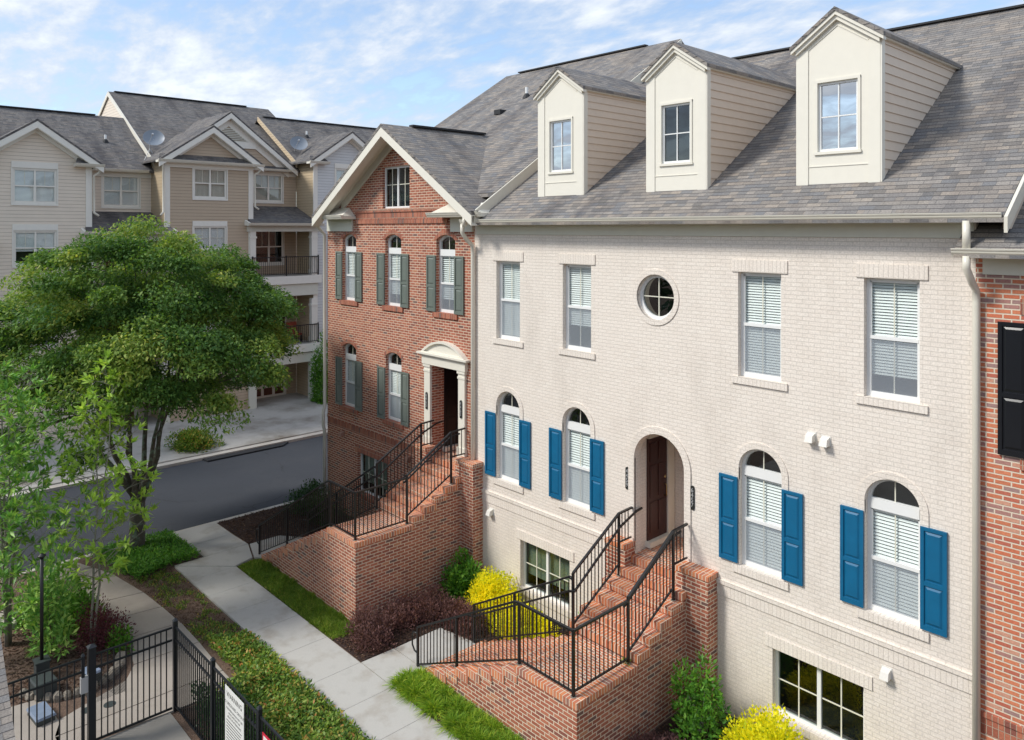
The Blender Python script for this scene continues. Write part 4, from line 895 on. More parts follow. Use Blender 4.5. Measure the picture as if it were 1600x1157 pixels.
def row_house(name, label, c, dz, mat, ymin, ymax, winkind, name_next=False):
    h = empty(name, (BX, c, 0), label, 'house')
    b0, b1 = c - 2.17, c + 2.17; ze = 12.55 + dz
    wins = [(c - .84, c + .82, 10.8 + dz, 12.32 + dz)]
    if winkind == 'short': wins += [(c - .84, c + .80, 8.28, 9.42), (c - .30, c + 1.3, 4.3, 5.5)]
    else: wins += [(c - .80, c + .82, 8.15 + dz, 9.65 + dz), (c - .8, c + .8, 4.2, 5.8)]
    gv = lambda y: 14.42 + dz - .70 * abs(y - c)
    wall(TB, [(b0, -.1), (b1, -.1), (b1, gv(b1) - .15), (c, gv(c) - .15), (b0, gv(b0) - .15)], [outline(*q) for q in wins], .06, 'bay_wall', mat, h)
    for i, q in enumerate(wins): twin(h, TB, *q, blind='curtain' if (winkind == 'short' and i == 0) else 'slats', drop=(.6 if winkind == 'tall' and i == 1 else 1), kind='grid' if (winkind == 'short' and i == 1) else 'hung')
    m = MB(); m.face([(RXW, b0, -.1), (BX, b0, -.1), (BX, b0, ze), (RXW, b0, ze)]); m.face([(RXW, b1, -.1), (BX, b1, -.1), (BX, b1, ze), (RXW, b1, ze)]); m.build('bay_side', 'sunlit_side_tan_verge' if mat != 'beige_siding' else mat, h)
    r1 = c + (5.38 if name_next else 5.64)
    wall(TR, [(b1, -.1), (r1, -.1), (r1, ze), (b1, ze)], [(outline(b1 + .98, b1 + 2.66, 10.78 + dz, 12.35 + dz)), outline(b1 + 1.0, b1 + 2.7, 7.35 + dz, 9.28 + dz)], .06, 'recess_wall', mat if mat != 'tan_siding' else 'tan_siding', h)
    twin(h, TR, b1 + .98, b1 + 2.66, 10.78 + dz, 12.35 + dz, head=False, blind='slats' if winkind != 'short' else 'curtain')
    m = MB(TB); m.box(b0 - .03, b0 + .22, 0, ze, -.02, .035); m.box(b1 - .22, b1 + .03, 0, ze, -.02, .035); m.build('corner_board', 'pale_trim_far', h)
    m = MB(); m.box(BX - .2, BX, b1 + .0, b1 + .03, 0, ze); m.build('corner_board', 'pale_trim_far', h)
    m = MB(TR); m.box(b1 + .05, r1 - .02, ze - .32, ze - .02, -.02, .04); m.build('frieze_board', 'pale_trim_far', h)
    if winkind == 'short': m = MB(TB); m.box(b0 + .22, b1 - .22, ze - .27, ze - .02, -.02, .036); m.build('frieze_board', 'pale_trim_far', h)
    gutter(h, lambda o, z, s: (-39.62 + o, s, ze + .04 + z), b1 + .3, r1 - .25)
    porch(h, b1, r1, dz, name)
    # bay gable: roof, rakes, returns
    for s in (-1, 1):
        ye = c + s * 2.58; m = MB()
        m.solid([(-37.55, c, gv(c) - .1), (-37.55, ye, gv(ye) - .1), (-42.5, ye, gv(ye) - .1), (-42.5, c, gv(c) - .1)], [(-37.55, c, gv(c)), (-37.55, ye, gv(ye)), (-42.5, ye, gv(ye)), (-42.5, c, gv(c))]); m.build('bay_roof', 'shingle_far', h)
        m = MB()
        for a, b, x0, x1, hh in ((-.1, -.38, -37.60, -37.56, 2.58), (-.12, -.55, -38.0, -37.93, 2.12), (-.36, -.4, -38.0, -37.58, 2.3)):
            yy = c + s * hh; m.solid([(x0, c, gv(c) + a), (x0, yy, gv(yy) + a), (x0, yy, gv(yy) + b), (x0, c, gv(c) + b)], [(x1, c, gv(c) + a), (x1, yy, gv(yy) + a), (x1, yy, gv(yy) + b), (x1, c, gv(c) + b)])
        m.build('raking_cornice', 'pale_trim_far', h)
    spans = [(b0 - .45, b1 + .45)] if winkind == 'short' else [(b0 - .45, b0 + .75), (b1 - .75, b1 + .45)]
    for a, b in spans:
        gutter(h, lambda o, z, s: (-37.62 + o, s, ze + .06 + z), a, b)
        m = MB(); m.solid([(-37.62, a + .04, ze + .03), (-37.62, b - .04, ze + .03), (-37.99, b - .2, ze + .3), (-37.99, a + .2, ze + .3)], [(-37.62, a + .04, ze + .06), (-37.62, b - .04, ze + .06), (-37.99, b - .2, ze + .36), (-37.99, a + .2, ze + .36)]); m.build('pent_roof', 'shingle_far', h)
        m = MB(); m.box(-38.02, -37.62, a + .03, b - .03, ze - .08, ze + .03); m.build('soffit', 'pale_trim_far', h)
    for y, z0_ in ((b1 + .08, 10.6 + dz),):
        downspout(h, [(-37.6, y + .3, ze - .05), (-37.7, y + .22, ze - .25), (-37.92, y + .02, ze - .45), (-37.92, y + .02, z0_ - .15), (-37.85, y + .2, z0_ - .3)], .05)
    if winkind == 'short': downspout(h, [(-37.6, b0 - .25, ze - .05), (-37.92, b0 - .1, ze - .4), (-37.92, b0 - .1, 10.1), (-37.85, b0 - .25, 9.95)], .05)
    return h
HA = row_house('sided_townhouse', 'beige lap-sided townhouse leftmost in the row across the street', 7.4, -.42, 'beige_siding', -3, 12.8, 'tall', True)
HC = row_house('sided_townhouse', 'tan lap-sided townhouse with a double gable across the street', 14.93, 0, 'tan_siding', 12.8, 20.4, 'short')
HE = row_house('sided_townhouse', 'grey lap-sided townhouse partly hidden behind the red brick house', 22.75, .38, 'grey_siding', 20.4, 28, 'tall')
HZ = row_house('sided_townhouse', 'cream lap-sided townhouse cut off by the left edge of the photo', -.15, -.8, 'beige_siding', -8, 5, 'tall')
def back_roof(h, y0, y1, xe, ze, xr, zr_, yr0=None, yr1=None):
    yr0 = y0 if yr0 is None else yr0; yr1 = y1 if yr1 is None else yr1
    roof_slab(h, [(xe, y0, ze), (xe, y1, ze), (xr, yr1, zr_), (xr, yr0, zr_)], mat='shingle_far')
    roof_slab(h, [(xr, yr0, zr_), (xr, yr1, zr_), (xr - 7, y1, zr_ - 4), (xr - 7, y0, zr_ - 4)], mat='shingle_far')
    m = MB(); m.bar((xr, yr0 + .3, zr_ + .03), (xr, yr1 - 1.5, zr_ + .03), .25, .055); m.build('ridge_vent', 'lead_black', h)
back_roof(HZ, -8, 5.2, -39.55, 11.75, -44.4, 15.0)
back_roof(HA, 5.2, 12.86, -39.55, 12.17, -44.4, 15.28)
back_roof(HC, 12.8, 22.35, -39.55, 12.57, -47.3, 17.1)
back_roof(HE, 20.38, 32, -39.55, 13.0, -44.5, 16.12)
# end gable wall and verge boards of the tan house, verge of the grey one
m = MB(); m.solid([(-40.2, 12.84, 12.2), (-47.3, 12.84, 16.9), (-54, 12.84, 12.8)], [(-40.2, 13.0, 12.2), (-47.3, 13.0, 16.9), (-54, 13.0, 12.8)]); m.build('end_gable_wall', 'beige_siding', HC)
def verge(h, y, xe, ze, xr, zr_, mat, hh=.26):
    m = MB(); m.solid([(xe, y - .05, ze - hh), (xr, y - .05, zr_ - hh), (xr, y - .05, zr_ - .01), (xe, y - .05, ze - .01)], [(xe, y - .002, ze - hh), (xr, y - .002, zr_ - hh), (xr, y - .002, zr_ - .01), (xe, y - .002, ze - .01)]); m.build('verge_board', mat, h)
verge(HC, 12.8, -39.5, 12.60, -47.3, 17.1, 'cream_trim'); verge(HC, 12.8, -54.3, 13.1, -47.3, 17.1, 'cream_trim'); verge(HE, 20.38, -39.5, 13.03, -44.5, 16.12, 'sunlit_side_tan_verge', .3)
# large rear gable of the tan house with louvred vent
c, ap, px = 16.62, 15.50, -39.6; gvv = lambda y: ap - .76 * abs(y - c)
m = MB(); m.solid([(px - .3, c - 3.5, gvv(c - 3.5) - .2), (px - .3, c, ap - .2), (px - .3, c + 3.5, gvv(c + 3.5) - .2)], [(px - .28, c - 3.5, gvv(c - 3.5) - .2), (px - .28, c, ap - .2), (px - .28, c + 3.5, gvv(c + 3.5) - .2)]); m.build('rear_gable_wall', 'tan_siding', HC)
for s in (-1, 1):
    ye = c + s * 3.8; m = MB(); m.solid([(px + .1, c, ap - .1), (px + .1, ye, gvv(ye) - .1), (-45, ye, gvv(ye) - .1), (-45, c, ap - .1)], [(px + .1, c, ap), (px + .1, ye, gvv(ye)), (-45, ye, gvv(ye)), (-45, c, ap)]); m.build('rear_gable_roof', 'shingle_far', HC)
    m = MB()
    for a, b, x0, x1, hh in ((-.1, -.36, px + .06, px + .1, 3.8), (-.15, -.75, px - .28, px - .22, 3.4), (-.33, -.38, px - .28, px + .08, 3.5)):
        yy = c + s * hh; m.solid([(x0, c, gvv(c) + a), (x0, yy, gvv(yy) + a), (x0, yy, gvv(yy) + b), (x0, c, gvv(c) + b)], [(x1, c, gvv(c) + a), (x1, yy, gvv(yy) + a), (x1, yy, gvv(yy) + b), (x1, c, gvv(c) + b)])
    m.build('raking_cornice', 'pale_trim_far', HC)
m = MB(FX(px - .22)); z = 13.95; m.box(c - 1.5, c + 1.5, 13.62, 13.95, -.05, .03)
m.build('gable_trim', 'pale_trim_far', HC); m = MB(FX(px - .22))
while z < 14.6: hw = (14.75 - z) / .76; m.box(c - hw, c + hw, z, z + .05, 0, .03); z += .09
m.build('louvre_vent', 'soffit_green', HC)
for h, y, x, z in ((HZ, 4.6, -43.0, 14.1), (HA, 11.2, -41.9, 13.68), (HE, 22.6, -42.6, 14.93)): roof_vent(h, x, y, z)
def dish(y, x, z, label):
    d = empty('satellite_dish', (x, y, z - .9), label, 'satellite dish', 'satellite dishes on the roofs across the street')
    m = MB(); n = 20; rings = []; ax = Vector((.80, -.25, .54)).normalized(); t = ax.orthogonal().normalized(); b = ax.cross(t); cc = Vector((x + .25, y + .1, z + .25))
    for i, (r, dd) in enumerate(((.02, 0), (.22, .025), (.38, .08), (.50, .15))): rings.append([m.P(*(cc + ax * dd + (t * math.cos(2 * math.pi * k / n) + b * math.sin(2 * math.pi * k / n)) * r)) for k in range(n)])
    for a, c_ in zip(rings, rings[1:]):
        for k in range(n): m.f.append([a[k], a[(k + 1) % n], c_[(k + 1) % n], c_[k]])
    m.build('reflector', 'dish_grey', d, smooth=True)
    m = MB(); m.tube([(x, y, z - .75), (x, y, z + .05), tuple(cc)], .03, 8); m.tube([(x, y, z - .2), (x + .45, y - .45, z - .95)], .018, 6); m.tube([(x, y, z - .2), (x + .35, y + .25, z - .92)], .018, 6); m.build('mast', 'digit_grey', d)
    m = MB(); m.tube([tuple(cc - t * .45), tuple(cc + ax * .45 - t * .1)], .015, 6); m.tube([tuple(cc + ax * .42 - t * .1), tuple(cc + ax * .52 - t * .08)], .05, 8); m.build('receiver_arm', 'digit_grey', d)
dish(12.9, -40.6, 13.55, 'grey satellite dish at the joint between beige and tan roofs'); dish(20.9, -40.8, 13.9, 'grey satellite dish beside the tan verge board, right of the double gable')
# armchair on the lower balcony of the tan house
ch = empty('patio_chair', (-38.9, 19.9, 3.1), 'rust-coloured chair on the lower balcony across the street', 'chair')
m = MB(); m.box(-39.2, -38.6, 19.6, 20.2, 3.48, 3.58); m.build('seat', 'rust_chair', ch); m = MB(); m.solid([(-39.25, 19.6, 3.5), (-39.15, 19.6, 3.5), (-39.25, 19.6, 4.15), (-39.35, 19.6, 4.15)], [(-39.25, 20.2, 3.5), (-39.15, 20.2, 3.5), (-39.25, 20.2, 4.15), (-39.35, 20.2, 4.15)]); m.build('backrest', 'rust_chair', ch)
for a in (-39.18, -38.65):
    for b in (19.63, 20.17): m = MB(); m.box(a, a + .05, b - .025, b + .025, 3.1, 3.5); m.build('leg', 'black_metal', ch)

# ------------------------------------------------------------------ vegetation helpers
def leaf_obj(name, mat, P, D, L_, W_, parent=None, seed=0, droop=0., rn=None):
    """P positions (N,3), D leaf directions (N,3), lengths, widths -> diamond leaves"""
    r = np.random.default_rng(seed); n = len(P)
    P = np.asarray(P, float); D = np.asarray(D, float); D = D / np.linalg.norm(D, axis=1, keepdims=True)
    up = np.stack([r.normal(0, .45, n), r.normal(0, .45, n), np.ones(n)], 1)
    B = np.cross(D, up); B /= np.linalg.norm(B, axis=1, keepdims=True) + 1e-9
    L_ = (np.ones(n) * L_)[:, None]; W_ = (np.ones(n) * W_)[:, None]
    v = np.stack([P, P + D * L_ * .45 + B * W_ * .5, P + D * L_ - np.array([0, 0, 1]) * L_ * droop, P + D * L_ * .45 - B * W_ * .5], 1).reshape(-1, 3)
    me = bpy.data.meshes.new(name); me.vertices.add(4 * n); me.vertices.foreach_set('co', v.ravel())
    me.loops.add(4 * n); me.loops.foreach_set('vertex_index', np.arange(4 * n)); me.polygons.add(n)
    me.polygons.foreach_set('loop_start', np.arange(0, 4 * n, 4)); me.polygons.foreach_set('loop_total', np.full(n, 4))
    a = me.attributes.new('rnd', 'FLOAT', 'FACE'); a.data.foreach_set('value', np.clip(r.beta(2, 2.6, n) if rn is None else rn, 0, 1).astype(np.float32))
    me.update(); me.validate(); return link(name, me, mat, parent)
def sph(n, r): 
    d = r.normal(size=(n, 3)); return d / np.linalg.norm(d, axis=1, keepdims=True)
def bush(label, x, y, z, rx, ry, rz, mat, n, ll, lw, cat='shrub', group=None, seed=1, lump=.35, name='shrub', shell=.55, stem='twig', up=.5, narms=9):
    r = np.random.default_rng(seed); root = empty(name, (x, y, z), label, cat, group)
    k = max(6, int(14 * lump * 3)); C = sph(k, r); C[:, 2] = np.abs(C[:, 2]) * .9 + .05; C *= (.55 + .35 * r.random((k, 1)))
    idx = r.integers(0, k, n); d = sph(n, r); rad = (shell + (1 - shell) * r.random((n, 1))) * lump * (1.0 + .5 * r.random((n, 1)))
    core = r.random(n) < .35
    P = C[idx] + d * rad; q = sph(n, r) * (r.random((n, 1)) ** .33) * .8; q[:, 2] = np.abs(q[:, 2]); P[core] = q[core]
    P[:, 2] = np.maximum(P[:, 2], .03)
    P = P * np.array([rx, ry, rz]) + np.array([x, y, z])
    D = d + np.array([0, 0, up]) + r.normal(0, .4, (n, 3))
    leaf_obj('foliage', mat, P, D, ll * (.7 + .6 * r.random(n)), lw * (.7 + .6 * r.random(n)), root, seed)
    m = MB()
    for i in range(narms):
        c_ = C[r.integers(0, k)] * .8; a = r.random() * 6.28; b = (x + .08 * rx * math.cos(a), y + .08 * ry * math.sin(a), z - .02)
        e = (x + c_[0] * rx, y + c_[1] * ry, z + c_[2] * rz); mid = (lerp(b[0], e[0], .4), lerp(b[1], e[1], .4), lerp(b[2], e[2], .55)); m.tube([b, mid, e], [.014, .010, .005], 5)
    m.build('stems', stem, root); return root
def limb(m, p, q, r0, r1, r, bend=.12, n=4, sides=7):
    p = Vector(p); q = Vector(q); Ln = (q - p).length; pts = []; rad = []
    for i in range(n + 1):
        t = i / n; j = Vector(r.normal(0, 1, 3)) * bend * Ln * .25 * math.sin(math.pi * t); pts.append(p.lerp(q, t) + j + Vector((0, 0, -bend * Ln * .6 * math.sin(math.pi * t)))); rad.append(lerp(r0, r1, t))
    m.tube(pts, rad, sides); return pts

# ------------------------------------------------------------------ the big street tree
def big_tree():
    r = np.random.default_rng(5)
    bx, by = -23.5, 7.1; root = empty('street_tree', (bx, by, 0), 'broad green street tree with lichen-spotted forking trunk beside the kerb', 'tree')
    m = MB(); limb(m, (bx, by, -.1), (bx + .06, by + .02, 1.5), .235, .19, r, 0, 4, 12); m.tube([(bx, by, -.12), (bx, by, .12)], [.33, .23], 12)
    # canopy pads on an uneven dome
    cx, cy = bx + .15, by + .1; pads = []
    for i in range(330):
        a = r.random() * 2 * math.pi; rr = 4.25 * r.random() ** .45 * (1 + .10 * math.sin(3 * a + 1) + .14 * max(0, -math.cos(a - .8)))
        t = rr / 4.6; ztop = 9.3 - 3.4 * t ** 2.6 + .25 * math.sin(2.3 * a + rr); zlow = 3.3 + 1.1 * max(0, math.cos(a - .7)) * t + .5 * math.sin(2 * a + .5) * t + 1.5 * (1 - t)
        f = r.random() ** .58; z = zlow + (ztop - zlow) * f
        pads.append((cx + rr * math.cos(a), cy + rr * math.sin(a), z, a, t))
    P, D, S = [], [], []
    for (x, y, z, a, t) in pads:
        n = int(560 * (.6 + .8 * r.random())); s = .36 + .42 * r.random()
        S.append(np.clip(r.beta(2, 2.6, n) * .7 + (r.random() ** 1.6 * .55 - .14), 0, 1))
        # flattened drooping spray
        u = sph(n, r) * (r.random((n, 1)) ** .45) * np.array([s * 1.15, s * 1.15, s * .52])
        out = np.array([math.cos(a), math.sin(a), 0]); dist = u @ out
        u[:, 2] -= (.10 + .35 * t) * np.maximum(dist, 0) + .10 * (u[:, 0] ** 2 + u[:, 1] ** 2)
        P.append(u + np.array([x, y, z])); D.append(sph(n, r) * .8 + out * .7 + np.array([0, 0, -.12]))
    P = np.concatenate(P); D = np.concatenate(D); RN = np.concatenate(S); n = len(P)
    leaf_obj('crown', 'leaf_tree', P, D, .110 * (.7 + .6 * r.random(n)), .056 * (.7 + .6 * r.random(n)), root, 3, .15, RN)
    # limbs
    forks = []
    for a, rr, z in ((.3, 1.3, 4.6), (1.2, 1.1, 5.0), (2.2, 1.4, 4.4), (3.1, 1.5, 4.4), (4.0, 1.2, 5.2), (5.0, 1.5, 4.3), (5.8, 1.3, 4.7), (.8, .3, 6.2)):
        p0 = (bx + .06 + .08 * math.cos(a), by + .02 + .08 * math.sin(a), 1.3 + .3 * r.random()); p1 = (bx + rr * math.cos(a), by + rr * math.sin(a), z)
        forks.append((limb(m, p0, p1, .088, .035, r, .10, 5, 8), a))
    for k, (x, y, z, a, t) in enumerate(pads[:120]):
        best = min(((Vector(p) - Vector((x, y, z))).length + .6 * max(0, p[2] - z), p) for pts, _ in forks for p in pts[2:])[1]
        limb(m, best, (x, y, z - .05), .032, .008, r, .10, 4, 5)
    m.build('trunk', 'lichen_bark', root, smooth=True)
big_tree()

# ------------------------------------------------------------------ whorled saplings at the left
def whorls(T, r, per=11, ll=.15, spread=.9):
    P, D = [], []
    for (p, d) in T:
        d = np.array(d) / (np.linalg.norm(d) + 1e-9)
        for i in range(per):
            q = sph(1, r)[0] * spread + d * .75 + np.array([0, 0, .25]); P.append(np.array(p) + r.normal(0, .012, 3) - d * r.random() * .07); D.append(q)
    return np.array(P), np.array(D)
def sapling(label, x, y, H, rad, nbr, seed, mat, trunks, name='young_tree', per=11, ll=.15, lw=.04, lean=(0, 0), zmin=.25, barkm='bark_pale', sub=5, tr=.03):
    r = np.random.default_rng(seed); root = empty(name, (x, y, 0), label, 'tree'); m = MB(); tips = []
    for k in range(trunks):
        off = r.normal(0, .10 if trunks > 1 else 0, 2); top = (x + lean[0] + off[0] * 4, y + lean[1] + off[1] * 4, H * (1 - .12 * k)); base = (x + off[0], y + off[1], -.05)
        pts = limb(m, base, top, tr, .007, r, .03, 8, 7)
        for j in range(nbr // trunks):
            t = zmin + (1 - zmin) * (j + r.random()) / (nbr // trunks); a = r.random() * 6.28
            i = min(int(t * 8), 7); p = pts[i].lerp(pts[i + 1], t * 8 - i); Lb = rad * (1.12 - t * .75) * (.6 + .6 * r.random())
            q = p + Vector((math.cos(a) * Lb, math.sin(a) * Lb, Lb * (.25 + .5 * r.random())))
            bp = limb(m, p, q, .012, .004, r, -.05, 4, 5); tips.append((q, q - p))
            for s in range(sub):
                tt = .35 + .6 * r.random(); i2 = min(int(tt * 4), 3); b = bp[i2].lerp(bp[i2 + 1], tt * 4 - i2); e = b + Vector(sph(1, r)[0]) * .28 * (.6 + .8 * r.random()) + Vector((0, 0, .12)); m.tube([b, e], [.004, .003], 4, cap=False); tips.append((e, e - b))
        tips.append((Vector(top), (0, 0, 1)))
    P, D = whorls([(tuple(p), tuple(d)) for p, d in tips], r, per, ll); n = len(P)
    leaf_obj('foliage', mat, P, D, ll * (.6 + .7 * r.random(n)), lw * (.7 + .5 * r.random(n)), root, seed, .12)
    m.build('trunk', barkm, root, smooth=True); return root
sapling('thin young tree with sparse pale green leaves just beyond the gate', -18.75, 4.62, 5.9, 1.3, 48, 21, 'leaf_sapling', 2, lean=(-.7, .1), ll=.21, lw=.07, per=10, sub=3)
sapling('dense leafy magnolia tree at the left edge in front of the street', -20.2, 3.45, 6.2, 1.7, 88, 33, 'leaf_magnolia', 3, name='magnolia_tree', ll=.22, lw=.065, per=11, zmin=.12, tr=.045, sub=5)

# lamp post hidden in the magnolia
lp = empty('lamp_post', (-18.2, 3.66, 0), 'dark slim post among the leaves with a boxed base by the gate', 'lamp post')
m = MB(); m.tube([(-18.2, 3.66, 0), (-18.2, 3.66, 2.5)], .034, 12); m.build('pole', 'black_metal', lp, smooth=True)
m = MB(); m.box(-18.32, -18.08, 3.54, 3.78, 0, .36); m.box(-18.34, -18.06, 3.52, 3.80, .36, .39); m.build('base_box', 'box_grey', lp)
m = MB(); m.tube([(-18.2, 3.66, 2.5), (-18.2, 3.66, 2.54), (-18.2, 3.66, 2.58)], [.06, .08, .02], 12); m.build('finial', 'black_metal', lp)

# ------------------------------------------------------------------ shrubs
bush('bright green shrub against the brick stoop pier and white wall', -15.0, 12.3, 0, .60, .52, .95, 'leaf_bush', 4200, .085, .048, seed=2)
bush('yellow shrub under the basement window beside the green shrub', -13.75, 12.25, 0, .70, .55, .92, 'leaf_yellow', 15000, .06, .042, seed=3, group=None, lump=.4)
bush('low yellow shrub behind the inner stair railing', -12.35, 11.95, 0, .85, .5, .62, 'leaf_yellow', 15000, .06, .042, seed=4, lump=.4)
bush('yellow shrub nearest the landing of the right stoop', -11.2, 11.75, 0, .6, .38, .5, 'leaf_yellow', 8000, .06, .042, seed=5, lump=.4)
bush('spindly green shrub beside the left post of the stoop steps', -10.75, 12.25, 0, .40, .4, 1.3, 'leaf_bush', 420, .075, .04, seed=6)
bush('tall green shrub with bare lower stems right of the stoop wall', -7.75, 12.0, .15, .62, .55, 1.35, 'leaf_bush', 2000, .10, .05, seed=7, stem='bark_pale', narms=26, lump=.3)
bush('large yellow shrub below the right basement window', -6.55, 12.05, 0, .72, .6, .98, 'leaf_yellow', 16000, .06, .042, seed=8, lump=.4)
bush('smaller yellow shrub at the bottom edge of the photo', -5.35, 12.0, 0, .62, .55, .75, 'leaf_yellow', 12000, .06, .042, seed=9, lump=.4)
for i, (x, y, a, b, c, l) in enumerate(((-14.75, 9.45, .62, .5, .62, 'dark purple shrub at the corner of the brick stoop by the pavement'), (-15.0, 10.35, .5, .55, .55, 'dark purple shrub second from the pavement'), (-14.6, 11.05, .6, .45, .6, 'dark purple shrub behind the other two'), (-13.75, 11.35, .55, .45, .5, 'dark purple shrub at the end of the concrete path'), (-8.0, 10.9, .5, .5, .4, 'dark purple shrub against the right stoop wall'))):
    bush(l, x, y, 0, a, b, c, 'leaf_purple', 6500, .055, .028, seed=20 + i, lump=.42, group='purple shrubs beside the stoops', up=.9)
bush('rounded green shrub at the kerb beside the red brick house', -23.0, 12.3, 0, .8, .75, .95, 'leaf_hedge', 3500, .07, .04, seed=31)
bush('green shrub by the foot of the white downspout', -21.6, 12.1, 0, .7, .6, 1.0, 'leaf_hedge', 2800, .07, .04, seed=32)
bush('low yellow-green plant under the stair railing', -19.8, 11.9, 0, .6, .4, .45, 'leaf_cover', 1500, .09, .03, seed=33, up=1.2)
bush('low yellow-green plant nearer the landing of the left stoop', -18.5, 11.8, 0, .5, .4, .45, 'leaf_cover', 1200, .09, .03, seed=34, up=1.2)
bush('clipped golden-green shrub between the driveways across the street', -32.9, 12.25, .03, .95, 1.05, .75, 'leaf_cover', 7000, .09, .055, seed=35, shell=.7)
bush('tall narrow evergreen shrub beside the driveway behind the downspout', -36.95, 20.45, 0, .62, .6, 3.3, 'leaf_bush', 5200, .14, .06, seed=36, name='evergreen_shrub')
bush('burgundy maple-like shrub with the sapling growing through it', -18.95, 4.95, 0, .85, .62, .75, 'leaf_maple', 3800, .06, .03, seed=37, lump=.4)
bush('green shrub left of the burgundy one', -20.0, 4.75, 0, .7, .6, 1.0, 'leaf_bush', 2600, .10, .045, seed=38)
bush('green shrub at the edge of the curved walk', -20.9, 4.2, 0, .75, .7, 1.15, 'leaf_magnolia', 2400, .11, .05, seed=39)
bush('leggy green shrub partly hiding the slim post', -18.75, 3.95, .25, .5, .45, 2.2, 'leaf_magnolia', 1500, .16, .055, seed=43)
bush('small green shrub right of the burgundy one', -18.35, 5.2, 0, .4, .3, .5, 'leaf_bush', 900, .09, .04, seed=40)
bush('dark clipped hedge running behind the pool fence', -13.4, 5.75, 0, 2.0, .38, .85, 'leaf_hedge', 7000, .06, .035, seed=41, name='hedge', cat='hedge', lump=.3)
tag(leaf_obj('weed', 'leaf_cover', np.array([-8.78, 11.05, 1.38]) + rng.normal(0, .05, (60, 3)) * [1, 1, .5], sph(60, rng) + [0, 0, .6], .06, .03), 'small weed growing out of the landing cap by the railing post', 'weed')

# ------------------------------------------------------------------ grass, ground cover, litter (uncountable: stuff)
def area(poly, n, r):
    poly = np.array(poly); lo_, hi = poly.min(0), poly.max(0); out_ = np.empty((0, 2))
    while len(out_) < n:
        p = lo_ + (hi - lo_) * r.random((n, 2)); ins = np.zeros(n, bool); j = len(poly) - 1
        for i in range(len(poly)):
            xi, yi = poly[i]; xj, yj = poly[j]
            ins ^= ((yi > p[:, 1]) != (yj > p[:, 1])) & (p[:, 0] < (xj - xi) * (p[:, 1] - yi) / (yj - yi + 1e-12) + xi); j = i
        out_ = np.concatenate([out_, p[ins]])
    return out_[:n]
def blades(name, poly, n, h, w_, mat, label, cat, seed, lean=.6, clump=None, z0=0):
    r = np.random.default_rng(seed); q = area(poly, n, r)
    if not clump:
        h = h * (.55 + .9 * (.5 + .5 * np.sin(q[:, 0] * 5.3 + 2 * np.sin(q[:, 1] * 9))) * (.5 + .5 * np.sin(q[:, 0] * 13 + q[:, 1] * 17)))
        q = q + r.normal(0, .035, (n, 2)) * (r.random((n, 1)) < .3)
    if clump:
        c_ = area(poly, clump, r); d = ((q[:, None] - c_[None]) ** 2).sum(2) if n * clump < 4e7 else None
        k = r.integers(0, clump, n); q = c_[k] + r.normal(0, .03, (n, 2)); a = q - c_[k]; D = np.concatenate([a * 22, np.ones((n, 1)) * .9], 1) + r.normal(0, .10, (n, 3))
    else: D = np.concatenate([r.normal(0, lean, (n, 2)), np.ones((n, 1))], 1)
    o = leaf_obj(name, mat, np.concatenate([q, np.full((n, 1), z0)], 1), D, h * (.5 + .8 * r.random(n)), w_, None, seed, .35 if clump else .1)
    return tag(o, label, cat, kind='stuff')
strip = [(-20.45, 8.80), (-15.4, 8.80), (-15.3, 9.35), (-15.55, 9.5), (-20.2, 9.5), (-20.55, 9.35)]
o = sheet('turf', strip, .02, 'soil', .04)
blades('grass', strip, 46000, .13, .012, 'grass_blade', 'lush lawn strip between the pavement and the left brick stoop', 'grass', 51)
LS = [(-13.0, 8.86), (-4.5, 8.86), (-4.5, 9.36), (-12.9, 9.36)]
blades('liriope', LS, 52000, .33, .013, 'liriope_blade', 'tufted yellow-green border grass along the right brick stoop', 'border grass', 52, clump=210, z0=.02)
def cover(poly, n, h, mat, label, seed, ll=.06, lw=.035, name='ground_cover', hump=None):
    r = np.random.default_rng(seed); q = area(poly, n, r); z = r.random(n) ** .6 * h
    if hump: z = z * (.6 + .6 * np.sin(q[:, 0] * 2.3 + 1) ** 2 * np.cos(q[:, 1] * 1.9) ** 2 + .3)
    o = leaf_obj(name, mat, np.concatenate([q, z[:, None]], 1), sph(n, r) * [1, 1, .5] + [0, 0, .35], ll * (.6 + .8 * r.random(n)), lw, None, seed)
    return tag(o, label, 'ground cover', kind='stuff')
cover([(-17.15, 6.62), (-16.75, 7.46), (-4, 7.44), (-4, 5.6), (-12.5, 5.6), (-15.0, 6.0), (-15.3, 6.62)], 52000, .24, 'leaf_cover', 'green ground cover with orange leaves between pool fence and pavement', 61, .085, .042, hump=True)
cover([(-24.0, 6.0), (-22.6, 6.25), (-21.4, 6.5), (-21.75, 7.45), (-21.75, 8.25), (-24.0, 8.15)], 11000, .22, 'leaf_bush', 'green ground cover around the foot of the street tree', 62, .09, .035)
r_ = np.random.default_rng(77)
tf = area([(-21.8, 6.6), (-17.2, 6.65), (-16.8, 7.45), (-21.7, 7.45)], 70, r_)
kk = r_.integers(0, 70, 3600); sc_ = (.5 + r_.random(70))[kk]
q_ = tf[kk] + r_.normal(0, .07, (3600, 2)) * sc_[:, None]
tag(leaf_obj('weeds', 'leaf_cover', np.concatenate([q_, np.full((3600, 1), -.02)], 1), sph(3600, r_) * [1, 1, .4] + [0, 0, .8], .075, .02, None, 78), 'sparse weedy tufts on the bare brown verge', 'weeds', kind='stuff')
